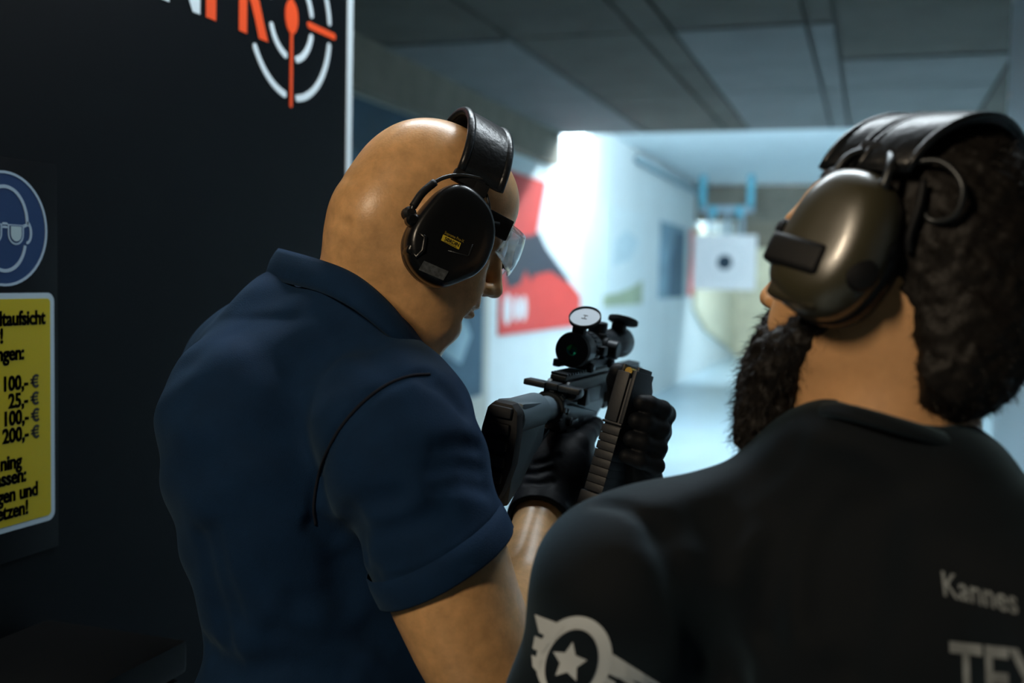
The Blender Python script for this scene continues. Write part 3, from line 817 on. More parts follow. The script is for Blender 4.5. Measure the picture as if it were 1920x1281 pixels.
# turned hem band of the sleeve and its seam
def rim(S_, c, n, count=48, r0=.055, r1=.10):
    u = nrm(np.cross(n, [0, 0, 1.0])); v = np.cross(n, u); out = []
    rr = np.linspace(r0, r1, 46)
    for k in range(count):
        d_ = u*math.cos(2*math.pi*k/count)+v*math.sin(2*math.pi*k/count)
        val = S_.eval(c+rr[:, None]*d_); j = np.nonzero(val > 0)[0]
        out.append(c+d_*rr[j[0] if len(j) else 20])
    R_ = np.array([np.linalg.norm(p-c) for p in out])
    for _ in range(3): R_ = np.minimum(R_, (np.roll(R_, 1)+np.roll(R_, -1)+R_)/3+.0006)
    return [c+nrm(p-c)*r for p, r in zip(out, R_)]
RS = Sculpt()
RS.cap(J(772, 905, 1.06), HEM_R, .073, .0690, 0.0); RS.cap(HEM_R, HEM_R+AX_R*0.05, .0690, .069, 0.02)
hb_rows = [(-.024, .0004), (-.0235, .0016), (-.012, .0018), (.0035, .0018), (.0055, .0010), (.0055, -.0035)]
V = []; NR = 48
for off, o_ in hb_rows:
    cc_ = HEM_R+hn*off
    V += [p+nrm(p-cc_)*o_ for p in rim(RS, cc_, hn, NR)]
Fs = [(a*NR+i, a*NR+(i+1) % NR, (a+1)*NR+(i+1) % NR, (a+1)*NR+i) for a in range(len(hb_rows)-1) for i in range(NR)]
raw('sleeve_hem', [Vector(c2w_arr(p[None])[0]) for p in V], Fs, M_navy, shirt1, True)
SB1 = bvh_of(shirt1)
def on_shirt(pts, bv, lift=0.0):
    out = []
    for px, py in pts:
        h_ = bv.ray_cast(CAM, ray(px, py).normalized())
        if h_[0] is not None:
            n_ = h_[1] if h_[1].dot(ray(px, py)) < 0 else -h_[1]
            out.append(h_[0]+n_*lift)
    return out
M_seam = mat('seam_thread', (0.0010, 0.004, 0.014), 0.9)
tube('sleeve_seam', on_shirt([(v.x, v.y) for v in spline([(806, 702, 0), (770, 705, 0), (725, 722, 0), (680, 755, 0), (640, 800, 0), (612, 850, 0), (595, 900, 0), (588, 950, 0), (592, 985, 0)], 6)], SB1, 0.0002), 0.0016, M_seam, shirt1, n=6)
# collar: a folded band around the neck, high at the nape and low in front
def band(name, top, bot, out, m, parent, th=0.003, n=8):
    """closed strip between two closed curves, bulging outwards, with thickness"""
    A = spline(top, n, True); B = spline(bot, n, True); N = len(A)
    c = sum((Vector(p) for p in A+B), Vector())/(2*N)
    rows = []
    for i in range(N):
        a, b = A[i], B[i]
        o = ((a+b)/2-c); ax = (a-b).normalized(); o = (o-ax*o.dot(ax)).normalized()
        rows.append([a-o*th, a+o*0.001, a.lerp(b, .15)+o*(out*0.6), a.lerp(b, .45)+o*out, a.lerp(b, .8)+o*(out*0.9), b+o*(out*0.6), b-o*0.001, b-o*th])
    V = [p for r in rows for p in r]; k = len(rows[0]); Fs = []
    for i in range(N):
        j = (i+1) % N
        for q in range(k): Fs.append((i*k+q, j*k+q, j*k+(q+1) % k, i*k+(q+1) % k))
    o = raw(name, V, Fs, m, parent, True)
    return o
def CW(*a): return Vector(c2w_arr(J(*a)[None])[0])
ctop = [CW(523, 466, 1.262), CW(600, 487, 1.158), CW(668, 516, 1.118), CW(728, 566, 1.108), CW(772, 622, 1.122), CW(797, 662, 1.165), CW(786, 640, 1.26), CW(700, 560, 1.325), CW(590, 490, 1.335)]
cbot = [CW(500, 524, 1.266), CW(590, 545, 1.145), CW(655, 573, 1.098), CW(716, 616, 1.085), CW(766, 656, 1.098), CW(803, 684, 1.150), CW(788, 690, 1.27), CW(700, 620, 1.345), CW(575, 550, 1.35)]
band('collar', ctop, cbot, 0.006, M_navy, p1, 0.004)
prism('button', [(0.005*math.cos(2*math.pi*k/12), 0.005*math.sin(2*math.pi*k/12)) for k in range(12)], CW(797, 650, 1.185), rt, up, fw, -0.002, 0.002, M_glove, p1)

# --- rifle frame (used by the gloves and the rifle)
RD = nrm([.365, .045, .92]); RU0 = np.array([0.20, 1.0, 0.0]); RU = nrm(RU0-RD*(RU0@RD)); RR = np.cross(RU, RD)
RR = RR if RR[0] > 0 else -RR
RB = J(946, 796, 1.16)
def RF(s, u=0.0, r=0.0): return RB+RD*s+RU*u+RR*r
# --- right glove on the pistol grip
G = Sculpt()
GC = RF(.205, -.075)
PALM = GC+RR*.012-RD*.026
hx_ = nrm(PALM-WR_R)
G.cap(WR_R+hx_*0.005, PALM, .031, .035, 0.02)
G.ell(PALM+RD*.018+RR*.014-RU*.002, (.048, .046, .024), np.array([RD, RU, RR]), 0.02)
G.ell(PALM-RU*.012-RD*.005, (.040, .046, .036), np.array([RD, RU, RR]), 0.02)
kn = [.026, .004, -.018, -.038]; ra = [.0115, .0118, .0112, .0100]; ln_ = [.030, .034, .031, .025]
for q in range(4):
    k0 = GC+RD*.030+RU*(kn[q]+.012)+RR*.026
    k1 = GC+RD*(.030+ln_[q])+RU*(kn[q]+.006)+RR*.020
    k2 = GC+RD*(.034+ln_[q]*0.85)+RU*kn[q]-RR*.016
    k3 = GC+RD*.012+RU*(kn[q]-.002)-RR*.026
    if q == 0: k1, k2, k3 = GC+RD*.062+RU*.040+RR*.022, GC+RD*.090+RU*.042+RR*.018, GC+RD*.108+RU*.040+RR*.012   # index finger along the frame
    G.cap(PALM+RD*.01+RU*(kn[q]+.010)+RR*.018, k0, ra[q]*1.15, ra[q]*1.1, 0.010)
    G.cap(k0, k1, ra[q]*1.08, ra[q], 0.004); G.cap(k1, k2, ra[q], ra[q]*.95, 0.004); G.cap(k2, k3, ra[q]*.95, ra[q]*.85, 0.004)
th = [PALM+RU*.018-RD*.004, GC+RU*.040-RD*.014-RR*.018, GC+RU*.034+RD*.016-RR*.028, GC+RU*.026+RD*.038-RR*.028]
G.cap(th[0], th[1], .018, .0135, 0.012); G.cap(th[1], th[2], .0135, .012, 0.005); G.cap(th[2], th[3], .012, .0105, 0.005)
cuffd = nrm(WR_R-EL_R)
G.cap(WR_R-cuffd*.020, WR_R+cuffd*.03, .0375, .0335, 0.012, flat=(R1v, 1.05))
G.cap(WR_R-cuffd*.020, WR_R-cuffd*.016, .0385, .0385, 0.003)
G.cap(WR_R-cuffd*.06, WR_R+cuffd*.004, .0345, .0300, 0.003, 's')
G.plane(WR_R-cuffd*.021, -cuffd, 0.001, c=WR_R-cuffd*.04, r=0.05)
for a_, b_ in (((978, 888), (1030, 880)), ((985, 905), (1035, 903)), ((1000, 870), (1045, 855))):
    q = on(G, [a_, ((a_[0]+b_[0])/2, (a_[1]+b_[1])/2+4), b_])
    if len(q) > 1: G.groove(q, 0.0035, 0.004)
V, Fc = G.mesh(0.0022, 2)
np_mesh('glove', V, Fc, M_glove, p1)

# --- magazine frame and left glove around it
MU = nrm([.275, .96, .02]); MF = nrm(np.array([.50, -.10, .86])-MU*(np.array([.50, -.10, .86])@MU)); MW = np.cross(MU, MF); MW = MW if MW[0] > 0 else -MW
MT, MB_ = J(1183, 690, 1.255), J(1110, 935, 1.245)      # centre line of the spine face, top and bottom
MC = (MT+MB_)/2
G = Sculpt()
HC = MC+MF*.070-MU*.004
G.ell(HC+MU*.004, (.026, .048, .040), np.array([MF, MU, MW]), 0.02)
G.cap(WR_L, HC-MU*.020, .031, .034, 0.02)
G.cap(WR_L-nrm(WR_L-EL_L)*.03, WR_L, .036, .033, 0.01)
kn = [.038, .016, -.006, -.027]; ra = [.0112, .0118, .0113, .0102]
for q in range(4):
    k0 = MC+MF*.066+MU*kn[q]+MW*.032; k1 = MC+MF*.036+MU*(kn[q]+.004)+MW*(.038+.004*q)
    k2 = MC+MF*.012+MU*(kn[q]+.006)+MW*(.030+.003*q); k3 = MC+MF*.004+MU*(kn[q]+.006)+MW*.024
    G.cap(HC+MU*kn[q], k0, ra[q]*1.2, ra[q]*1.12, 0.008); G.cap(k0, k1, ra[q]*1.08, ra[q], 0.004); G.cap(k1, k2, ra[q], ra[q]*.95, 0.004); G.cap(k2, k3, ra[q]*.95, ra[q]*.85, 0.004)
t0 = HC+MU*.012-MW*.02; t1 = MC+MF*.055+MU*.045-MW*.030; t2 = MC+MF*.030+MU*.062-MW*.026; t3 = MC+MF*.018+MU*.072-MW*.022
G.cap(t0, t1, .018, .0135, 0.01); G.cap(t1, t2, .0135, .012, 0.004); G.cap(t2, t3, .012, .0105, 0.004)
V, Fc = G.mesh(0.0022, 2)
np_mesh('glove', V, Fc, M_glove, p1)

# --- trousers and shoes (below the frame)
def lower_body(p, cen, yaw, waist_z, m_t, m_s, facing):
    """cen: world xy of the hips; facing: world unit vector"""
    Z = Sculpt(); f = np.array([facing[0], facing[1], 0]); f /= np.linalg.norm(f); r = np.array([f[1], -f[0], 0]); c = np.array([cen[0], cen[1], 0.0])
    A = np.array([r, f, [0, 0, 1]])
    Z.ell(c+[0, 0, waist_z-.08], (.175, .125, .16), A, 0.03)
    for s in (-1, 1):
        hip = c+r*s*.09+[0, 0, waist_z-.14]; kn_ = c+r*s*.12+f*.03+[0, 0, .50]; an = c+r*s*.13-f*.01+[0, 0, .09]
        Z.cap(hip, kn_, .092, .066, 0.03); Z.cap(kn_, an, .066, .056, 0.03)
    Z.plane(c+[0, 0, waist_z], [0, 0, 1], 0.003)
    Z.plane(c+[0, 0, .06], [0, 0, -1], 0.003)
    V, Fc = Z.mesh(0.009, 2); np_mesh('trousers', V, Fc, m_t, p, world=True)
    for s in (-1, 1):
        Q = Sculpt(); an = c+r*s*.13-f*.01
        Q.cap(an-f*.04+[0, 0, .045], an+f*.15+[0, 0, .035], .045, .040, 0.02); Q.cap(an+[0, 0, .05], an+[0, 0, .12], .046, .046, 0.02)
        Q.plane(an, [0, 0, -1], 0.004)
        V, Fc = Q.mesh(0.006, 2); np_mesh('shoe', V, Fc, m_s, p, world=True)
hipc = c2w_arr(J(634, 1440, 1.225)[None])[0]
fac1 = RM @ np.array([math.sin(math.radians(48)), 0, math.cos(math.radians(48))])
lower_body(p1, hipc[:2], 0, hipc[2]+0.0, M_trou, M_shoe, fac1)
# ================================================================== earmuffs and glasses of the bald man
M_plast = mat('plastic_black', (0.0045, 0.0055, 0.007), 0.28, spec=0.5, bump=0.05, bscale=300)
M_matte = mat('plastic_matte', (0.005, 0.006, 0.008), 0.6, spec=0.35, bump=0.12, bscale=500)
M_leath = mat('leather_black', (0.007, 0.009, 0.012), 0.34, spec=0.5, var=0.1, vscale=40, bump=0.3, bscale=160)
M_wire = mat('wire_steel', (0.05, 0.055, 0.06), 0.35, metal=0.7)
def w3(v): return Vector(RM @ np.asarray(v, float))
def onplane(px, py, P0, n):
    """camera-frame point where a sight line meets a plane"""
    q = np.array([(px-960)/FPX, (640.5-py)/FPX, 1.0]); n = np.asarray(n); t = (P0@n)/(q@n); return q*t
def to_w(p): return Vector(c2w_arr(np.asarray(p, float)[None])[0])
def cup_shell(name, outline, n, hs, m, parent, sub=None):
    """outline: camera-frame points in a plane; n: outward; hs: [(height, scale, dx)...] rings"""
    P = np.array([np.array(p) for p in outline]); c = P.mean(0); N = len(P)
    V = []; Fs = []
    for h, s_ in hs:
        for p in P: V.append(to_w(c+(p-c)*s_+n*h))
    for a in range(len(hs)-1):
        for i in range(N):
            j = (i+1) % N; Fs.append((a*N+i, a*N+j, (a+1)*N+j, (a+1)*N+i))
    Fs.append(tuple(range((len(hs)-1)*N, len(hs)*N))); Fs.append(tuple(reversed(range(N))))
    bm = bmesh.new(); vs = [bm.verts.new(v) for v in V]
    for f in Fs: bm.faces.new([vs[i] for i in f])
    return bmo(name, bm, m, parent, angle=50)
hs1 = thing('earmuffs', to_w(H1(0, .02)), 'black electronic earmuffs with padded leather headband on bald man', 'earmuffs')
cupn = nrm(R1v+0.05*U1)
P0 = H1(0, 0, .098)
ol = [(852, 349), (880, 360), (908, 391), (919, 428), (917, 460), (909, 484), (899, 503), (884, 518), (863, 528), (826, 541), (798, 533), (776, 516), (759, 489), (755, 455), (765, 424), (790, 388), (819, 359)]
q = [onplane(x, y, P0, cupn) for x, y in ol]
q = [np.array(v) for v in spline(q, 4, True)]
cupL = cup_shell('ear_cup', q, cupn, [(0, .965), (.003, 1.0), (.012, 1.0), (.018, .975), (.0225, .93), (.0245, .86), (.0255, .6), (.0257, .2)], M_plast, hs1)
cc = np.array(q).mean(0)
cup_shell('ear_cushion', q, cupn, [(-.026, .80), (-.022, .90), (-.014, .965), (-.006, .965), (0, .93)], M_leath, hs1)
def cup_uv(f, u, h): return cc+F1*f+U1*u+cupn*h
# mirrored far cup
mir = [v - R1v*2*((v-O1)@R1v) for v in q]; mn = nrm(-R1v+0.05*U1)
cup_shell('ear_cup', list(reversed(mir)), mn, [(0, .965), (.003, 1.0), (.012, 1.0), (.018, .975), (.0225, .93), (.0255, .6), (.0257, .2)], M_plast, hs1)
cup_shell('ear_cushion', list(reversed(mir)), mn, [(-.026, .80), (-.022, .90), (-.014, .965), (-.006, .965), (0, .93)], M_leath, hs1)
# raised rib lines, rear clip, battery box, knob
def cpt(px, py, h): return to_w(onplane(px, py, P0+cupn*h, cupn))
tube('panel_rib', [cpt(840, 470, .0262), cpt(876, 480, .0262), cpt(879, 479, .0262), cpt(886, 458, .0262)], 0.0007, M_wire, hs1, n=6)
box('battery_box', (-.013, -.013, -.016), (.015, .017, .006), M_plast, hs1, (cpt(789, 463, .016), w3(F1), w3(U1), w3(cupn)), 0.005, 3)
tube('clip', [cpt(772, 470, .020), cpt(781, 482, .024), cpt(793, 470, .026), cpt(797, 445, .026), cpt(785, 437, .024)], 0.0022, M_plast, hs1, n=8)
lathe('dial_knob', cpt(764, 402, .004), w3(cupn), [(0, .007), (.010, .007), (.013, .004)], M_matte, hs1, n=16)
lathe('pivot', cpt(770, 414, .010), w3(cupn), [(0, .007), (.008, .007), (.011, .0045)], M_plast, hs1, n=16)
lathe('pivot', cpt(905, 482, .008), w3(cupn), [(0, .005), (.008, .005), (.010, .003)], M_plast, hs1, n=16)
# wire yoke
M_sleeve = M_matte
wire = [cpt(770, 414, .014), cpt(774, 388, .015), cpt(792, 362, .016), cpt(815, 342, .014), cpt(840, 331, .012), cpt(870, 329, .010), cpt(900, 335, .008), cpt(925, 342, .006)]
tube('yoke_wire', spline(wire, 6), 0.0022, M_wire, hs1, n=8)
tube('wire_sleeve', spline(wire[1:4], 6), 0.0042, M_matte, hs1, n=10)
tube('yoke_wire', spline([cpt(912, 364, .006), cpt(917, 385, .007), cpt(919, 420, .006), cpt(916, 450, .006), cpt(908, 482, .010)], 6), 0.0016, M_wire, hs1, n=8)
box('slider', (-.018, -.006, -.004), (.018, .007, .006), M_matte, hs1, (cpt(877, 341, .004), w3(F1), w3(U1), w3(cupn)), 0.002)
box('slider', (-.008, -.008, -.004), (.010, .006, .006), M_matte, hs1, (cpt(897, 353, .004), w3(F1), w3(U1), w3(cupn)), 0.002)
tube('buckle', [cpt(884, 326, .008), cpt(896, 330, .008), cpt(899, 336, .008), cpt(886, 332, .008)], 0.0008, M_wire, hs1, n=6, closed=True)
# padded headband over the crown: cross-section swept along an arch in the plane of R and U
def arch(f_lo, f_hi, top, hw_, n=28, lo_u=.055):
    out = []
    for k in range(n+1):
        a = math.pi*k/n; r_ = math.cos(a); u_ = math.sin(a)
        out.append((f_lo+(f_hi-f_lo)*(u_**1.2), lo_u+(top-lo_u)*(u_**0.8), hw_*r_*(1.0 if abs(r_) < 2 else 1)))
    return out
def headband(name, arc_, prof, m, parent, H, A):
    """prof: closed list of (f offset, outward offset)"""
    pts = [np.array(H(*p)) for p in arc_]; V = []; k = len(prof); n = len(pts)
    for i, p in enumerate(pts):
        t = nrm(pts[min(i+1, n-1)]-pts[max(i-1, 0)]); o = nrm(np.cross(t, A[0])); o = o if (p-O_c(A, H))@o > 0 else -o
        for fo, oo in prof: V.append(to_w(p+A[0]*fo+o*oo))
    Fs = [(i*k+j, (i+1)*k+j, (i+1)*k+(j+1) % k, i*k+(j+1) % k) for i in range(n-1) for j in range(k)]
    Fs += [tuple(range(k)), tuple(reversed(range((n-1)*k, n*k)))]
    bm = bmesh.new(); vs = [bm.verts.new(v) for v in V]
    for f in Fs: bm.faces.new([vs[i] for i in f])
    return bmo(name, bm, m, parent, smooth=True)
def O_c(A, H): return np.array(H(0, .04, 0))
A1 = np.array([F1, U1, R1v])
ar = arch(.018, .006, .146, .098)
def pad(w, t, n=10):
    out = []
    for k in range(n+1): a = math.pi*k/n; out.append((-w*math.cos(a)*1.0, t*0.9+0.3*t*math.sin(a)*0.5))
    for k in range(n+1): a = math.pi*k/n; out.append((w*math.cos(a), -t*0.2*math.sin(a)))
    return out
headband('headband', ar, pad(.023, .007), M_leath, hs1, H1, A1)
for s in (-1, 1):
    e_ = [H1(p[0]+s*.0265, p[1], p[2]) for p in ar]
    cen_ = O_c(A1, H1)
    e_ = [p+nrm((p-cen_)-F1*((p-cen_)@F1))*.004 for p in e_]
    tube('band_piping', [to_w(p) for p in e_], 0.0048, M_leath, hs1, n=10)
# label plate and lettering on the cup
M_yl = mat('label_yellow', (0.55, 0.42, 0.03), 0.5)
def plate(name, corners, m, parent, h, th):
    c4 = [onplane(x, y, P0+cupn*h, cupn) for x, y in corners]
    V = [to_w(p) for p in c4]+[to_w(p+cupn*th) for p in c4]
    return raw(name, V, [(0, 1, 2, 3), (7, 6, 5, 4), (0, 4, 5, 1), (1, 5, 6, 2), (2, 6, 7, 3), (3, 7, 4, 0)], m, parent)
plate('label_plate', [(831, 440), (864, 456), (860, 468), (827, 451)], M_yl, hs1, .0257, .0006)
lx = (cpt(864, 456, .0265)-cpt(831, 440, .0265)); Lw = lx.length; lx.normalize(); ln3 = w3(cupn); ly = ln3.cross(lx).normalized()
ly = ly if ly.z > 0 else -ly
text_on('label_text', 'SORDIN', 0.0056, cpt(832.5, 450.2, .0264), lx, ly, ln3, M_sk, hs1, bold=0.0001, xs=0.82, th=0.0002)
tube('label_stroke', [cpt(832, 451.8, .0265), cpt(856, 463.8, .0265)], 0.0003, M_sk, hs1, n=6)
tube('label_stroke', [cpt(838.5, 452.5, .0266), cpt(841.5, 447.5, .0266)], 0.0003, M_sk, hs1, n=6)
text_on('label_text', 'Supreme Pro-X', 0.0044, cpt(833, 438, .0260), lx, ly, ln3, mat('label_gold', (0.30, 0.22, 0.03), 0.5), hs1, xs=0.80, th=0.0002)
plate('sticker', [(795, 489), (841, 509), (831, 526), (785, 506)], mat('sticker_grey', (0.055, 0.065, 0.075), 0.6, var=0.7, vscale=180), hs1, .0257, .0003)

# --- safety glasses
gl = thing('safety_glasses', to_w(H1(.09, .01)), 'clear wraparound safety glasses with black temples on bald man', 'glasses')
M_lens = mat('lens_clear', (0.92, 0.97, 1.0), 0.04, trans=0.92, ior=1.25, spec=0.6, alpha=0.55)
for s in (1, -1):
    V = []; Fs = []; nu, nv = 14, 8
    for side in (0, 1):
        for i in range(nu+1):
            for j in range(nv+1):
                a = i/nu; b_ = j/nv
                r_ = s*(.008+.064*a); f_ = .128-.044*a**2.2+(-.004*(b_-.5)**2*4)-(0.002 if side else 0)
                tp = .042-.006*a; bt = -.018+.012*a**2+(.010*(1-a)**6)
                V.append(to_w(H1(f_, tp+(bt-tp)*b_, r_)))
    o2 = (nu+1)*(nv+1)
    for i in range(nu):
        for j in range(nv):
            a = i*(nv+1)+j; Fs += [(a, a+1, a+nv+2, a+nv+1), (o2+a, o2+a+nv+1, o2+a+nv+2, o2+a+1)]
    for i in range(nu):
        for j in (0, nv): a = i*(nv+1)+j; Fs.append((a, a+nv+1, o2+a+nv+1, o2+a))
    for j in range(nv):
        for i in (0, nu): a = i*(nv+1)+j; Fs.append((a, a+1, o2+a+1, o2+a))
    raw('lens', V, Fs, M_lens, gl, True)
    bm = bmesh.new()
    fr = (to_w(H1(.078, .026, s*.0745)), w3(F1), w3(U1), w3(R1v)*s)
    bm_box(bm, (-.024, -.013, -.0025), (.006, .011, .0035), fr, 0.002)
    bmo('temple_hinge', bm, M_matte, gl, angle=40)
    tube('temple_arm', [to_w(H1(.068, .026, s*.077)), to_w(H1(.04, .016, s*.080)), to_w(H1(.0, .012, s*.082)), to_w(H1(-.025, -.005, s*.080))], 0.003, M_matte, gl, n=8)
tube('brow_bar', spline([to_w(H1(.088, .031, -.070)), to_w(H1(.116, .033, -.035)), to_w(H1(.126, .034, 0)), to_w(H1(.116, .033, .035)), to_w(H1(.088, .031, .070))], 6), 0.0018, M_lens, gl, n=8)
tube('nose_pad', spline([to_w(H1(.118, .020, -.008)), to_w(H1(.121, .006, -.012)), to_w(H1(.116, -.006, -.016))], 5), 0.003, M_matte, gl, n=8)
tube('nose_pad', spline([to_w(H1(.118, .020, .008)), to_w(H1(.121, .006, .012)), to_w(H1(.116, -.006, .016))], 5), 0.003, M_matte, gl, n=8)
# ================================================================== rifle and magazine
M_gun = mat('gun_anodised', (0.013, 0.018, 0.023), 0.42, metal=0.3, spec=0.5, bump=0.05, bscale=400)
M_gunl = mat('gun_polymer_grey', (0.095, 0.14, 0.175), 0.42, spec=0.5, var=0.08)
M_rub = mat('rubber_black', (0.0055, 0.007, 0.0095), 0.7, bump=0.1, bscale=300)
Rd, Ru, Rr = w3(RD), w3(RU), w3(RR)
Ro = to_w(RB)
def RW(s, u=0.0, r=0.0): return Ro+Rd*s+Ru*u+Rr*r
RFR = (Ro, Rd, Rr, Ru)      # box coordinates (s, r, u)
rf = thing('rifle', RW(.2, -.1), 'black carbine with telescopic sight held muzzle away by the bald man', 'rifle')
def rbox(name, s0, s1, r0, r1, u0, u1, m=M_gun, parent=rf, bev=0.002):
    return box(name, (s0, r0, u0), (s1, r1, u1), m, parent, RFR, bev)
def rcyl(name, s0, s1, rad, u=0.0, r=0.0, m=M_gun, parent=rf, n=28, prof=None):
    return lathe(name, RW(s0, u, r), Rd, prof if prof else [(0, rad*.94), (.0015, rad), (s1-s0-.0015, rad), (s1-s0, rad*.94)], m, parent, n)
def rprism(name, poly, r0, r1, m=M_gun, parent=rf, bev=0.002):
    return prism(name, poly, Ro, Rd, Ru, Rr, r0, r1, m, parent, bev)
# stock: side plates, cheek tube, ribbed butt pad
def pad_loop(k): return [(x*k, y) for x, y in ((-.010, .026), (.010, .026), (.017, .018), (.020, -.005), (.020, -.040), (.014, -.070), (.006, -.090), (-.006, -.090), (-.014, -.070), (-.020, -.040), (-.020, -.005), (-.017, .018))]
pad_ = prism('butt_pad', pad_loop(1.06), Ro, Rr, Ru, Rd, -.014, .006, M_rub, rf, 0.004)
for k, uu in enumerate((.016, -.002, -.020, -.038, -.056)):
    box('pad_rib', (-.019, -.0125, uu-.006), (-.0125, .0125, uu+.006), M_rub, pad_, RFR, 0.0025)
rprism('stock_body', [(.006, .026), (.088, .020), (.094, .014), (.092, -.030), (.070, -.042), (.040, -.072), (.006, -.092)], -.0165, .0165, M_gunl, rf, 0.005)
rcyl('cheek_rest', .004, .090, .021, .006, 0, M_gunl)
rcyl('buffer_tube', .070, .150, .0150, .004, 0, M_gunl)
rprism('stock_lever', [(.05, -.046), (.135, -.020), (.135, -.026), (.06, -.056)], -.008, .008)
rcyl('castle_nut', .140, .152, .0195, .004)
for k in range(8):
    a = math.pi*2*k/8; box('nut_lug', (.142, -.003, .0185), (.150, .003, .0212), M_gun, rf, (RW(0, .004), Rd, Rr*math.cos(a)+Ru*math.sin(a), Ru*math.cos(a)-Rr*math.sin(a)))
# receivers
rprism('lower_receiver', [(.150, .018), (.150, -.012), (.165, -.026), (.225, -.030), (.245, -.052), (.305, -.056), (.318, -.020), (.335, -.012), (.335, .012), (.15, .012)], -.0125, .0125)
rprism('upper_receiver', [(.152, .012), (.152, .026), (.165, .036), (.345, .036), (.350, .030), (.350, .008), (.152, .008)], -.0145, .0145)
rbox('rail', .158, .345, -.0105, .0105, .036, .0425)
for k in range(18): rbox('rail_tooth', .160+k*.0103, .1655+k*.0103, -.0106, .0106, .0425, .0455, bev=0.0006)
ch = rbox('charging_handle', .138, .170, -.008, .008, .0265, .0345)
rprism('charging_latch', [(.136, .026), (.150, .026), (.158, .0335), (.136, .0335)], -.036, -.008, M_gun, ch)
rprism('charging_latch', [(.138, .026), (.150, .026), (.156, .0335), (.138, .0335)], .008, .036, M_gun, ch)
rcyl('forward_assist', .160, .190, .0078, .022, .019)
rprism('case_deflector', [(.205, .004), (.228, .004), (.212, .024), (.205, .026)], .0145, .026)
rbox('dust_cover', .225, .300, .0145, .0165, .002, .022)
rcyl('take_down_pin', -0.002, .002, .004, 0) if False else None
lathe('pin', RW(.175, -.002, .0120), Rr, [(0, .0042), (.003, .0042), (.004, .003)], M_wire, rf, 14)
lathe('selector_lever', RW(.188, -.016, .0120), Rr, [(0, .006), (.004, .006), (.005, .005)], M_wire, rf, 14)
rbox('selector_arm', .186, .212, .0155, .0185, -.020, -.013, M_gun)
rprism('trigger_guard', [(.225, -.050), (.245, -.056), (.300, -.056), (.300, -.052), (.246, -.052), (.228, -.046)], -.006, .006, M_gun, rf, 0.001)
rprism('trigger', [(.252, -.026), (.260, -.026), (.262, -.040), (.256, -.048), (.253, -.047), (.257, -.038)], -.003, .003, M_gun, rf, 0.0008)
rprism('pistol_grip', [(.190, -.026), (.228, -.028), (.222, -.050), (.205, -.118), (.170, -.112), (.180, -.060)], -.0135, .0135, M_rub, rf, 0.005)
rbox('magazine_well', .250, .312, -.0135, .0135, -.064, -.018)
rbox('bolt_catch', .248, .262, -.0165, -.0125, -.014, .004)
# handguard and barrel
hgd = rcyl('handguard', .350, .520, .0225, .010, 0, mat('handguard_grey', (0.10, 0.13, 0.15), 0.35, metal=0.5))
for a in (90, 0, 180, 270):
    c_, s_ = math.cos(math.radians(a)), math.sin(math.radians(a))
    box('guard_rail', (.352, -.009, .021), (.516, .009, .028), M_gun, rf, (RW(0, .010), Rd, Rr*s_-Ru*c_ if False else Rr*c_+Ru*s_, Ru*c_-Rr*s_), 0.001)
rcyl('barrel', .520, .560, .0085, .010)
# cantilever mount and scope
SU = .072; SO = .097
rbox('mount_base', .215, .325, -.016, .016, .0475, .058)
for s in (.252, .305):
    rbox('mount_riser', s-.010, s+.010, -.010, .010, .056, SU-.012)
    rcyl('mount_ring', s-.009, s+.009, .0205, SU)
    for rr in (-1, 1): rbox('ring_flange', s-.009, s+.009, rr*.0235-.0045, rr*.0235+.0045, SU-.006, SU+.006)
for s in (.225, .315): lathe('clamp_nut', RW(s, .051, .016), Rr, [(0, .007), (.006, .007), (.008, .004)], M_wire, rf, 6)
rbox('throw_lever', .205, .250, -.026, -.016, .046, .056)
sc_ = rcyl('scope_tube', .100+SO, .330+SO, .0150, SU, 0, M_gun, prof=[(.0, .0215), (.001, .0225), (.030, .0225), (.034, .0205), (.036, .0205), (.060, .0205), (.070, .0152), (.150, .0152), (.172, .0205), (.214, .0225), (.216, .0215), (.216, .0180), (.200, .0170), (.19, .001)])
eye = rcyl('eyepiece', .098+SO, .100+SO, .0225, SU, 0, M_rub, sc_, 32, [(0, .0185), (-.001, .0215), (.004, .0228), (.008, .0225), (.008, .0170), (.004, .0170)])
lathe('ocular_lens', RW(.101+SO, SU), -Rd, [(-.003, .0178), (-.0012, .0165), (.0002, .0145), (.0018, .0110), (.0030, .0070), (.0035, .0030), (.0036, .0005)], mat('lens_ocular', (0.015, 0.22, 0.11), 0.08, metal=1.0), sc_, 28)
for k in range(20):
    a = 2*math.pi*k/20
    box('zoom_rib', (.137+SO, -.0018, .0200), (.156+SO, .0018, .0218), M_gun, sc_, (RW(0, SU), Rd, Rr*math.cos(a)-Ru*math.sin(a), Ru*math.cos(a)+Rr*math.sin(a)), 0.0006)
for dv, nm in ((Ru, 'elevation_turret'), (Rr, 'windage_turret'), (-Rr, 'side_turret')):
    lathe(nm, RW(.195+SO, SU)+dv*.012, dv, [(0, .0150), (.006, .0150), (.007, .0125), (.020, .0125), (.0215, .011)], M_gun, sc_, 24)
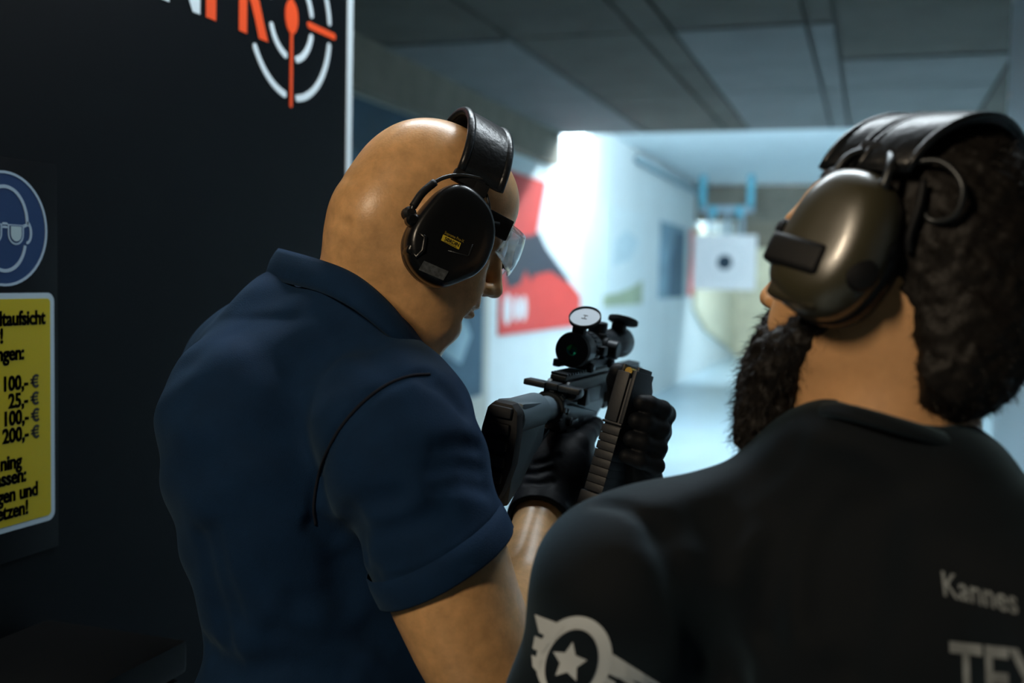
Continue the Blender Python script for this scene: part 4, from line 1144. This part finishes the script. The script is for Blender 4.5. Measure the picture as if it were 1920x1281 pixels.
# flip-up covers: the rear one open above the eyepiece, the front one swung up
cvn = (Rd*-0.58+Ru*0.80).normalized(); cvo = RW(.112+SO, SU+.041, .006)
cv = lathe('flip_cover', cvo-cvn*.002, cvn, [(0, .0185), (.001, .0205), (.0055, .0205), (.0058, .0192), (.004, .0188)], M_rub, sc_, 32)
lathe('cover_face', cvo-cvn*.002, cvn, [(.0038, .0188), (.0042, .0188)], mat('cover_grey', (0.20, 0.26, 0.32), 0.4), cv, 32)
cu_ = cvn.cross(Rr).normalized(); cu_ = cu_ if cu_.z > 0 else -cu_
for k, (w_, h_, dy) in enumerate(((.006, .0012, .0030), (.007, .0012, -.0035), (.0012, .004, 0))):
    box('cover_mark', (-w_/2, -h_/2, .0042), (w_/2, h_/2, .0046), M_gun, cv, (cvo-cvn*.002-cu_*-dy, Rr, cu_, cvn))
rbox('cover_hinge', .103+SO, .116+SO, -.006, .010, SU+.020, SU+.030, M_rub, sc_)
cv2n = (Rd*0.30+Ru*1.0).normalized()
lathe('flip_cover', RW(.285+SO, SU+.030, .008), cv2n, [(0, .020), (.001, .0215), (.006, .0215), (.007, .020)], M_rub, sc_, 28)
rbox('cover_hinge', .278+SO, .296+SO, -.006, .012, SU+.018, SU+.030, M_rub, sc_)

# --- loaded magazine in the left hand
Mu, Mf, Mw = w3(MU), w3(MF), w3(MW)
mg = thing('rifle_magazine', to_w(MB_), 'black ribbed rifle magazine held upright beside the carbine', 'magazine')
Mo = to_w(MB_)
ML = float(np.linalg.norm(MT-MB_))
MFR = (Mo, Mw, Mf, Mu)           # box coordinates (w, f, u); f = 0 at the spine face
M_mag = mat('magazine_polymer', (0.0075, 0.011, 0.0165), 0.5, spec=0.5, bump=0.08, bscale=500)
def mbox(name, w0, w1, f0, f1, u0, u1, m=M_mag, parent=mg, bev=0.0015): return box(name, (w0, f0, u0), (w1, f1, u1), m, parent, MFR, bev)
prism('body', [(.003, .012), (.060, -.004), (.064, .40*ML), (.063, ML-.020), (.046, ML-.004), (.0, ML-.012), (.0, .60*ML), (.0, .02)], Mo, Mf, Mu, Mw, -.0115, .0115, M_mag, mg, 0.002)
mbox('spine_rail', -.0115, .0045, -.004, .002, .585*ML, ML-.006)
mbox('side_rail', .0075, .0125, -.003, .050, .585*ML, ML-.002)
mbox('stop_ridge', -.0125, .0130, -.006, .060, .565*ML, .585*ML)
n_r = 8
for k in range(n_r):
    u0 = .055*ML+k*.0625*ML
    mbox('grip_rib', -.0118, .0118, -.0035, .058, u0, u0+.0585*ML, bev=0.0006)
mbox('floor_plate', -.0145, .0145, -.008, .068, -.010, .008, bev=0.003)
mbox('feed_lip', -.0115, -.0075, .004, .044, ML-.008, ML+.003); mbox('feed_lip', .0075, .0115, .004, .044, ML-.008, ML+.003)
cr = lathe('cartridge', Mo+Mu*(ML-.0045)+Mf*.001, Mf, [(0, .0046), (.001, .0048), (.003, .0048), (.0035, .0042), (.0045, .0048), (.036, .0048), (.040, .0034), (.046, .0034)], mat('brass', (0.62, 0.42, 0.10), 0.25, metal=1.0), mg, 20)
lathe('bullet', Mo+Mu*(ML-.0045)+Mf*.047, Mf, [(0, .0028), (.005, .0026), (.010, .0016), (.013, .0004)], mat('copper', (0.55, 0.25, 0.12), 0.3, metal=1.0), cr, 16)
# ================================================================== the bearded man in the black T-shirt
M_skin2 = mat('skin_warm', (0.66, 0.37, 0.175), 0.5, spec=0.4, var=0.10, vscale=40, bump=0.08, bscale=300, sss=0.12)
M_tee = mat('tee_black', (0.0023, 0.0044, 0.0072), 0.75, spec=0.2, var=0.1, vscale=30, weave=0.3, bscale=900, sheen=0.35)
M_hair = mat('hair_dark', (0.009, 0.0075, 0.0065), 0.6, spec=0.3, var=0.4, vscale=120, bump=0.5, bscale=90)
M_strand = mat('hair_strand', (0.011, 0.009, 0.0075), 0.5, spec=0.3)
a_, p_, r_ = math.radians(45), math.radians(8), math.radians(12)
F0 = np.array([-math.sin(a_), 0, math.cos(a_)]); L0 = np.array([-math.cos(a_), 0, -math.sin(a_)]); U0 = np.array([0, 1., 0])
F2 = F0*math.cos(p_)+U0*math.sin(p_); U2 = U0*math.cos(p_)-F0*math.sin(p_)
L2 = L0*math.cos(r_)+U2*math.sin(r_); U2 = U2*math.cos(r_)-L0*math.sin(r_); R2 = -L2
O2 = J(1680, 515, .86)
p2 = thing('person', c2w_arr(J(1720, 640, .86)[None])[0]*np.array([1, 1, 0]), 'bearded dark-haired man in black T-shirt and olive headset, seen from behind', 'person')
S = Sculpt()
k2 = 0.90
H2 = sculpt_head(S, O2, F2, U2, R2, 0.0, k2, 0.022)
def HL(f, u, l=0.0): return H2(f, u, -l)
NB2 = J(1655, 880, .865)
S.cap(H2(-.030, -.03), NB2, .060, .058, 0.03)
S.cap(H2(.010, -.080), J(1600, 880, .90), .042, .055, 0.03)
S.cap(NB2, J(1640, 1000, .88), .066, .09, 0.04)
S.cap(J(1640, 1000, .88), J(1760, 1500, .86), .09, .11, 0.04)
SL2, SR2 = J(1185, 1105, .87), J(2120, 1310, .68)
EL2, ER2 = J(1050, 1480, .93), J(2300, 1800, .80)
S.cap(J(1640, 1000, .88), SL2, .06, .055, 0.03); S.cap(J(1640, 1000, .88), SR2, .06, .055, 0.03)
S.cap(SL2, EL2, .055, .044, 0.03); S.cap(SR2, ER2, .055, .044, 0.03)
WL2 = EL2+nrm(np.array([.10, -.92, .30]))*.25; WR2 = ER2+nrm(np.array([-.15, -.9, .3]))*.25
for e_, w_ in ((EL2, WL2), (ER2, WR2)):
    d_ = nrm(w_-e_); S.cap(e_, w_, .044, .027, 0.03)
    side = nrm(np.cross(d_, [1., 0, 0])); S.ell(w_+d_*.055, (.055, .018, .042), np.array([d_, nrm(np.cross(side, d_)), side]), 0.02)
    for q in range(4):
        b_ = w_+d_*.095+side*(.030-.020*q); m_ = b_+d_*(.034+.004*(q in (1, 2)))-U0*.006; t_ = m_+d_*.026-U0*.018; z_ = t_+d_*.008-U0*.018
        S.cap(b_, m_, .0092, .0088, 0.004); S.cap(m_, t_, .0088, .008, 0.003); S.cap(t_, z_, .008, .0072, 0.003)
    t0 = w_+d_*.03+side*.035; t1 = t0+d_*.032+side*.022-U0*.01; S.cap(t0, t1, .012, .0105, 0.006); S.cap(t1, t1+d_*.028-U0*.006, .0105, .009, 0.003)
V, Fc = S.mesh(0.0028, 2)
np_mesh('body', V, Fc, M_skin2, p2)

# --- T-shirt
T = Sculpt(); yaw2 = math.radians(31)
ln2 = nrm(EL2-SL2); rn2 = nrm(ER2-SR2)
T.cap(SL2, SL2+(EL2-SL2)*.75, .074, .072, 0.0); T.plane(SL2+ln2*.215, ln2, 0.001, c=SL2+ln2*.3, r=.16)
T.cap(SR2, SR2+(ER2-SR2)*.75, .074, .070, 0.0); T.plane(SR2+rn2*.20, rn2, 0.001, c=SR2+rn2*.28, r=.16)
def row2(py, cx, d, a, b): q = J(cx, py, d); return (q[1], q[0], q[2], a, b)
T.loft([row2(870, 1660, .87, .075, .072), row2(930, 1660, .865, .125, .095), row2(1010, 1670, .86, .165, .112), row2(1120, 1690, .855, .180, .125),
        row2(1281, 1715, .85, .178, .128), row2(1500, 1730, .85, .168, .122), row2(1760, 1730, .86, .174, .130), row2(1900, 1730, .86, .184, .140)], yaw2, 0.03)
T.cap(J(1560, 925, .87), SL2, .056, .070, 0.04)
T.cap(J(1725, 930, .84), SR2, .056, .072, 0.05)
T.cap(J(1590, 874, .835), J(1740, 908, .82), .045, .045, 0.04)
T.cap(J(1590, 874, .835), J(1490, 892, .92), .045, .045, 0.04)
T.cap(H2(-.030, -.03), NB2+np.array([-.002, .002, .002]), .063, .062, 0.004, 's')
F_ = []
fold([(1120, 940), (1175, 952), (1230, 985), (1262, 1040), (1285, 1110)], 0.0040, 0.006)
fold([(1420, 960), (1330, 990), (1240, 985)], 0.006, 0.014)
fold([(1480, 850), (1400, 920), (1320, 960)], 0.005, 0.016)
fold([(1545, 880), (1470, 960), (1440, 1060), (1430, 1180)], 0.007, 0.016)
fold([(1600, 900), (1550, 1000), (1540, 1150)], 0.006, 0.018)
fold([(1350, 1000), (1330, 1100), (1350, 1230)], 0.007, 0.018)
fold([(1250, 1010), (1290, 1110), (1330, 1200), (1370, 1281)], 0.007, 0.014)
fold([(1640, 960), (1620, 1100), (1590, 1250)], 0.006, 0.020)
for q, aa, ww in F_: T.groove(q, aa*2.1, ww)
F_.clear()
T.disp(lambda P: 0.0012*np.sin(P[:, 0]*43+P[:, 1]*51+1.3*np.sin(P[:, 1]*21+P[:, 2]*29)), J(1600, 1000, .86), 0.9)
V, Fc = T.mesh(0.0038, 2)
tee = np_mesh('t_shirt', V, Fc, M_tee, p2)
rt_top = [CW(1474, 794, .925), CW(1510, 772, .865), CW(1570, 757, .805), CW(1690, 786, .782), CW(1795, 824, .795), CW(1842, 868, .86), CW(1760, 910, .945), CW(1590, 860, .965)]
rt_bot = [CW(1462, 812, .928), CW(1498, 792, .862), CW(1560, 780, .798), CW(1690, 812, .772), CW(1808, 850, .786), CW(1858, 892, .86), CW(1765, 940, .95), CW(1580, 885, .97)]
band('neckband', rt_top, rt_bot, 0.003, M_tee, p2, 0.003)

# --- printed marks on the shirt, laid on the cloth
TB = bvh_of(tee)
M_print = mat('print_pale', (0.62, 0.68, 0.72), 0.75)
M_print2 = mat('print_worn', (0.20, 0.23, 0.25), 0.8, var=0.4, vscale=60)
def lay(name, polys, m, h=0.0008, cuts=3, parent=tee, faces=None):
    bm = bmesh.new()
    if faces is None:
        for poly in polys:
            bm.faces.new([bm.verts.new((x, y, 0)) for x, y in poly])
    else:
        vs = [bm.verts.new((x, y, 0)) for x, y in polys]
        for f in faces:
            try: bm.faces.new([vs[i] for i in f])
            except ValueError: pass
    bmesh.ops.triangulate(bm, faces=bm.faces)
    if cuts: bmesh.ops.subdivide_edges(bm, edges=list(bm.edges), cuts=cuts, use_grid_fill=True)
    dead = []
    for v in bm.verts:
        d_ = ray(v.co.x, v.co.y).normalized(); hit = TB.ray_cast(CAM, d_)
        if hit[0] is None: dead.append(v); continue
        n_ = hit[1]; n_ = n_ if n_.dot(d_) < 0 else -n_
        v.co = hit[0]+n_*h
    bmesh.ops.delete(bm, geom=dead, context='VERTS')
    return bmo(name, bm, m, parent)
def ell_px(cx, cy_, rx, ry, rot, n=40):
    c_, s_ = math.cos(math.radians(rot)), math.sin(math.radians(rot))
    return [(cx+rx*math.cos(t)*c_-ry*math.sin(t)*s_, cy_+rx*math.cos(t)*s_+ry*math.sin(t)*c_) for t in [2*math.pi*k/n for k in range(n)]]
lay('sleeve_print', [ell_px(1077, 1236, 70, 82, 18)], M_print, 0.0007)
lay('sleeve_print', [ell_px(1073, 1243, 47, 66, 20)], M_tee, 0.0012)
st = []
for k in range(10):
    rr = (38 if k % 2 == 0 else 19); t = math.radians(-78+36*k); x, y = rr*math.cos(t)*0.88, rr*math.sin(t)*1.02
    st.append((1069+x, 1240+y))
lay('sleeve_print', [st], M_print, 0.0017, 2)
for poly in ([(1004, 1152), (1060, 1173), (1040, 1200), (1012, 1186)], [(1004, 1192), (1032, 1204), (1018, 1224), (1000, 1216)], [(998, 1228), (1016, 1236), (1010, 1262), (1000, 1250)],
             [(1140, 1220), (1240, 1283), (1300, 1322), (1290, 1338), (1140, 1262)], [(1136, 1268), (1275, 1345), (1265, 1360), (1125, 1290)]):
    lay('sleeve_print', [poly], M_print, 0.0007, 2)
def lay_text(body, x, y, ex, ey, size, m, bold, xs_=1.0, name='back_print'):
    V_, F_2 = text_mesh(body, 1.0, bold, xs_)
    lay(name, [(x+v[0]*size*ex[0]+v[1]*size*ey[0], y+v[0]*size*ex[1]+v[1]*size*ey[1]) for v in V_], m, 0.001, 1, faces=F_2)
lay_text('Kannes', 1768, 1116, (.93, .24), (-.12, -1), 66, M_print2, 0.01, 0.80)
lay_text('TEX', 1785, 1318, (1.0, .12), (-.03, -1), 165, M_print2, 0.02, 0.62)

# --- hair and beard: solid mass plus fringe of strands
def noise3(P, f, seed=0):
    x, y, z = P[:, 0]*f, P[:, 1]*f, P[:, 2]*f
    return (np.sin(x*1.0+1.7*np.sin(y*1.3+seed)+z*.7)+np.sin(y*1.1+1.9*np.sin(z*1.2+seed*2)+x*.6)+np.sin(z*.9+1.6*np.sin(x*1.4+seed*3)+y*.8))/3
Q = Sculpt()
A2 = np.array([F2, U2, R2])
def HE(f, u, r, rad, k=0.02, mode='u'): Q.ell(H2(f, u, r), np.array(rad)*k2, A2, k, mode)
HE(-.010, .038, 0, (.106, .093, .087), 0)
HE(-.040, .050, 0, (.066, .083, .085), 0.02)
HE(-.062, .000, 0, (.062, .072, .068), 0.03)
HE(-.078, -.050, 0, (.050, .055, .062), 0.03)
HE(-.072, -.085, -.012, (.040, .036, .048), 0.02)
# hairline: forehead, temples, behind the ears and along the neck
Q.plane(H2(.062, .05), F2*1.0-U2*.55, 0.01)
Q.ell(H2(.035, -.075, 0), np.array((.085, .105, .13))*k2, A2, 0.012, 's')
Q.ell(H2(-.010, -.115, -.06), np.array((.055, .085, .06))*k2, A2, 0.012, 's')
Q.disp(lambda P: 0.0022*noise3(P, 160)+0.0014*noise3(P, 380, 2), O2, 0.3)
V, Fc = Q.mesh(0.0026, 1)
hair = np_mesh('hair', V, Fc, M_hair, p2)
HQ = Q
Q = Sculpt()
HE(.082, -.100, 0, (.034, .050, .046), 0)
HE(.080, -.135, 0, (.034, .045, .042), 0.03)
HE(.085, -.165, 0, (.024, .028, .030), 0.03)
for s in (-1, 1):
    Q.cap(H2(.022, -.050, s*.058), H2(.070, -.100, s*.036), .014, .022, 0.02)
    Q.cap(H2(.020, -.020, s*.068), H2(.022, -.055, s*.060), .008, .013, 0.01)
    Q.cap(H2(.110, -.058, s*.006), H2(.090, -.085, s*.034), .008, .010, 0.01)
Q.disp(lambda P: 0.003*noise3(P, 190, 1)+0.002*noise3(P, 400, 4), H2(.08, -.11), 0.2)
V2, Fc2 = Q.mesh(0.0026, 1)
beard = np_mesh('beard', V2, Fc2, M_hair, p2)
def strands(name, V, Fc, count, length, down, curl, wid, m, parent, seed=3, flt=None):
    g = np.random.default_rng(seed)
    tri = V[Fc[:, :3]]; nn = np.cross(tri[:, 1]-tri[:, 0], tri[:, 2]-tri[:, 0]); ar = np.linalg.norm(nn, axis=1)+1e-12; nn /= ar[:, None]
    cen_ = V.mean(0)
    idx = g.choice(len(Fc), count, p=ar/ar.sum())
    P = V[Fc[idx, 0]]+g.normal(0, .001, (count, 3)); N = nn[idx]; sg_ = np.sign(((P-cen_)*N).sum(1)); N = N*np.where(sg_ == 0, 1, sg_)[:, None]
    if flt is not None: k = flt(P); P = P[k]; N = N[k]
    n = len(P); seg = 5; D = nrm_rows(N+g.normal(0, .45, (n, 3))+np.array(down)*0.6)
    Wd = nrm_rows(np.cross(D, g.normal(0, 1, (n, 3)))); ph = g.uniform(0, 6.28, n); L = length*g.uniform(.5, 1.2, n)
    B2 = np.cross(D, Wd); rowsL = []; rowsR = []
    P0_ = P-N*.002
    for i in range(seg+1):
        t = i/seg
        c_ = P0_+D*(L*t)[:, None]+np.array(down)*(L*t*t*.5)[:, None]+(Wd*np.cos(ph+t*curl)[:, None]+B2*np.sin(ph+t*curl)[:, None])*(L*.16*t)[:, None]
        w_ = wid*(1-.8*t); rowsL.append(c_-Wd*w_); rowsR.append(c_+Wd*w_)
    VV = np.stack([x for p in zip(rowsL, rowsR) for x in p], 1).reshape(-1, 3)   # n, 2*(seg+1)
    k = 2*(seg+1); q = np.array([[2*i, 2*i+1, 2*i+3, 2*i+2] for i in range(seg)])
    FF = (np.arange(n)[:, None, None]*k+q[None]).reshape(-1, 4)
    o = np_mesh(name, VV, FF, m, parent, smooth=False)
    o['kind'] = 'stuff'
    return o
def nrm_rows(a): return a/(np.linalg.norm(a, axis=1)[:, None]+1e-12)
strands('hair_strands', V, Fc, 14000, .0065, (0, -.35, 0), 4.0, .00035, M_strand, hair, 3)
strands('beard_strands', V2, Fc2, 9000, .011, (-.1, -.7, 0), 3.5, .00028, M_strand, beard, 5)
hip2 = c2w_arr(J(1735, 1720, .86)[None])[0]
fac2 = RM @ np.array([-math.sin(yaw2), 0, math.cos(yaw2)])
lower_body(p2, hip2[:2], 0, hip2[2]-0.02, M_trou, M_shoe, fac2)

# ================================================================== olive headset of the bearded man
M_olive = mat('headset_olive', (0.052, 0.048, 0.027), 0.32, spec=1.0, ior=1.55, coat=0.15, bump=0.02, bscale=300)
M_olive2 = mat('headset_olive_dark', (0.045, 0.040, 0.024), 0.5, spec=0.4)
hs2 = thing('headset', to_w(H2(0, .02)), 'olive green hearing protection headset with black leather band on bearded man', 'headset')
cn2 = nrm(L2+0.10*U2+.04*F2)
def cup_local(side):
    base = HL(.004, -.002, .098*side)
    n = L2*side; n = nrm(n+0.10*U2)
    fo = F2; uo = nrm(U2-n*(U2@n)); fo = nrm(F2-n*(F2@n)-uo*(F2@uo))
    # tilt the cup a little backwards
    t = math.radians(10); f_ = fo*math.cos(t)+uo*math.sin(t); u_ = uo*math.cos(t)-fo*math.sin(t)
    return base, n, f_, u_
def c2(side, f, u, h):
    b, n, f_, u_ = cup_local(side); return b+f_*f+u_*u+n*h
for side in (1, -1):
    b, n, f_, u_ = cup_local(side)
    o2 = [(-.002, .058), (.020, .054), (.034, .036), (.040, .008), (.041, -.022), (.036, -.044), (.020, -.056), (-.004, -.060), (-.026, -.052), (-.038, -.032), (-.042, -.004), (-.037, .028), (-.024, .050)]
    q = [np.array(v) for v in spline([c2(side, x, y, 0) for x, y in o2], 4, True)]
    if side < 0: q = q[::-1]
    cp = cup_shell('ear_cup', q, n, [(0, .96), (.002, 1.0), (.010, 1.0), (.017, .965), (.024, .90), (.030, .80), (.034, .66), (.036, .42), (.0365, .15)], M_olive, hs2)
    cup_shell('ear_cushion', q, n, [(-.026, .84), (-.021, .95), (-.012, 1.0), (-.004, 1.0), (0, .95)], M_leath, hs2)
    fr = (to_w(c2(side, 0, 0, 0)), w3(f_), w3(u_), w3(n))
    box('battery_cover', (-.012, -.034, .014), (.036, -.010, .0395), M_matte, hs2, fr, 0.005, 3)
    box('bottom_panel', (-.016, -.056, .008), (.030, -.035, .0255), M_olive2, hs2, fr, 0.006, 3)
    lathe('rear_button', to_w(c2(side, -.033, -.020, .018)), w3(-f_*.7+n*.7), [(0, .013), (.004, .013), (.007, .011), (.009, .005)], M_matte, hs2, 20)
    lathe('rear_button', to_w(c2(side, -.036, .004, .004)), w3(-f_*.9+n*.3), [(0, .008), (.005, .008), (.007, .004)], M_matte, hs2, 16)
    lathe('microphone', to_w(c2(side, .036, -.004, .022)), w3(f_*.6+n*.6), [(0, .008), (.006, .007), (.008, .004)], M_matte, hs2, 14)
    # fork arms from the cup to the band
    lathe('pivot', to_w(c2(side, -.020, .046, .010)), w3(n), [(0, .006), (.010, .006), (.013, .003)], M_matte, hs2, 14)
    lathe('pivot', to_w(c2(side, .022, .046, .010)), w3(n), [(0, .006), (.010, .006), (.013, .003)], M_matte, hs2, 14)
    tube('fork_arm', spline([to_w(c2(side, -.022, .044, .020)), to_w(c2(side, -.020, .062, .020)), to_w(c2(side, -.010, .074, .010)), to_w(c2(side, -.004, .084, .000))], 5), .0032, M_wire, hs2, n=10)
    tube('fork_arm', spline([to_w(c2(side, .022, .046, .018)), to_w(c2(side, .018, .064, .016)), to_w(c2(side, .010, .076, .006)), to_w(c2(side, .004, .086, -.004))], 5), .0032, M_wire, hs2, n=10)
    box('arm_slider', (-.022, .070, -.010), (.018, .082, .012), M_matte, hs2, fr, 0.004)
    for kx in (-.012, .002): tube('spring_wire', spline([to_w(c2(side, kx, .078, .006)), to_w(c2(side, kx-.004, .092, -.004)), to_w(c2(side, kx-.010, .106, -.018))], 5), .0020, M_wire, hs2, n=8)
# cable loop behind the near cup
tube('cable', spline([to_w(c2(1, -.020, .070, .006)), to_w(c2(1, -.045, .078, .004)), to_w(c2(1, -.066, .066, .000)), to_w(c2(1, -.068, .046, -.006)), to_w(c2(1, -.052, .038, -.008)), to_w(c2(1, -.040, .048, -.002))], 7), .0024, M_wire, hs2, n=8)
tube('cable', spline([to_w(c2(1, -.040, .062, .004)), to_w(c2(1, -.044, .044, .002)), to_w(c2(1, -.044, .022, -.004)), to_w(c2(1, -.046, .012, -.010))], 6), .0030, M_matte, hs2, n=8)
def arch2(off):
    out = []
    for k in range(31):
        a = math.pi*k/30; rr, uu = math.cos(a), math.sin(a)
        out.append((-.004-.034*uu**1.1+off, .062+(.133-.062)*uu**0.9, .097*rr))
    return out
headband('headband', arch2(-.014), pad(.019, .008), M_leath, hs2, H2, A2)
headband('headband', arch2(.028), pad(.011, .007), M_leath, hs2, H2, A2)
for off in (-.035, .008, .016, .041):
    e_ = [np.array(H2(*p)) for p in arch2(off)]; cen_ = O_c(A2, H2)
    tube('band_piping', [to_w(p+nrm((p-cen_)-F2*((p-cen_)@F2))*.005) for p in e_], .0034, M_leath, hs2, n=8)
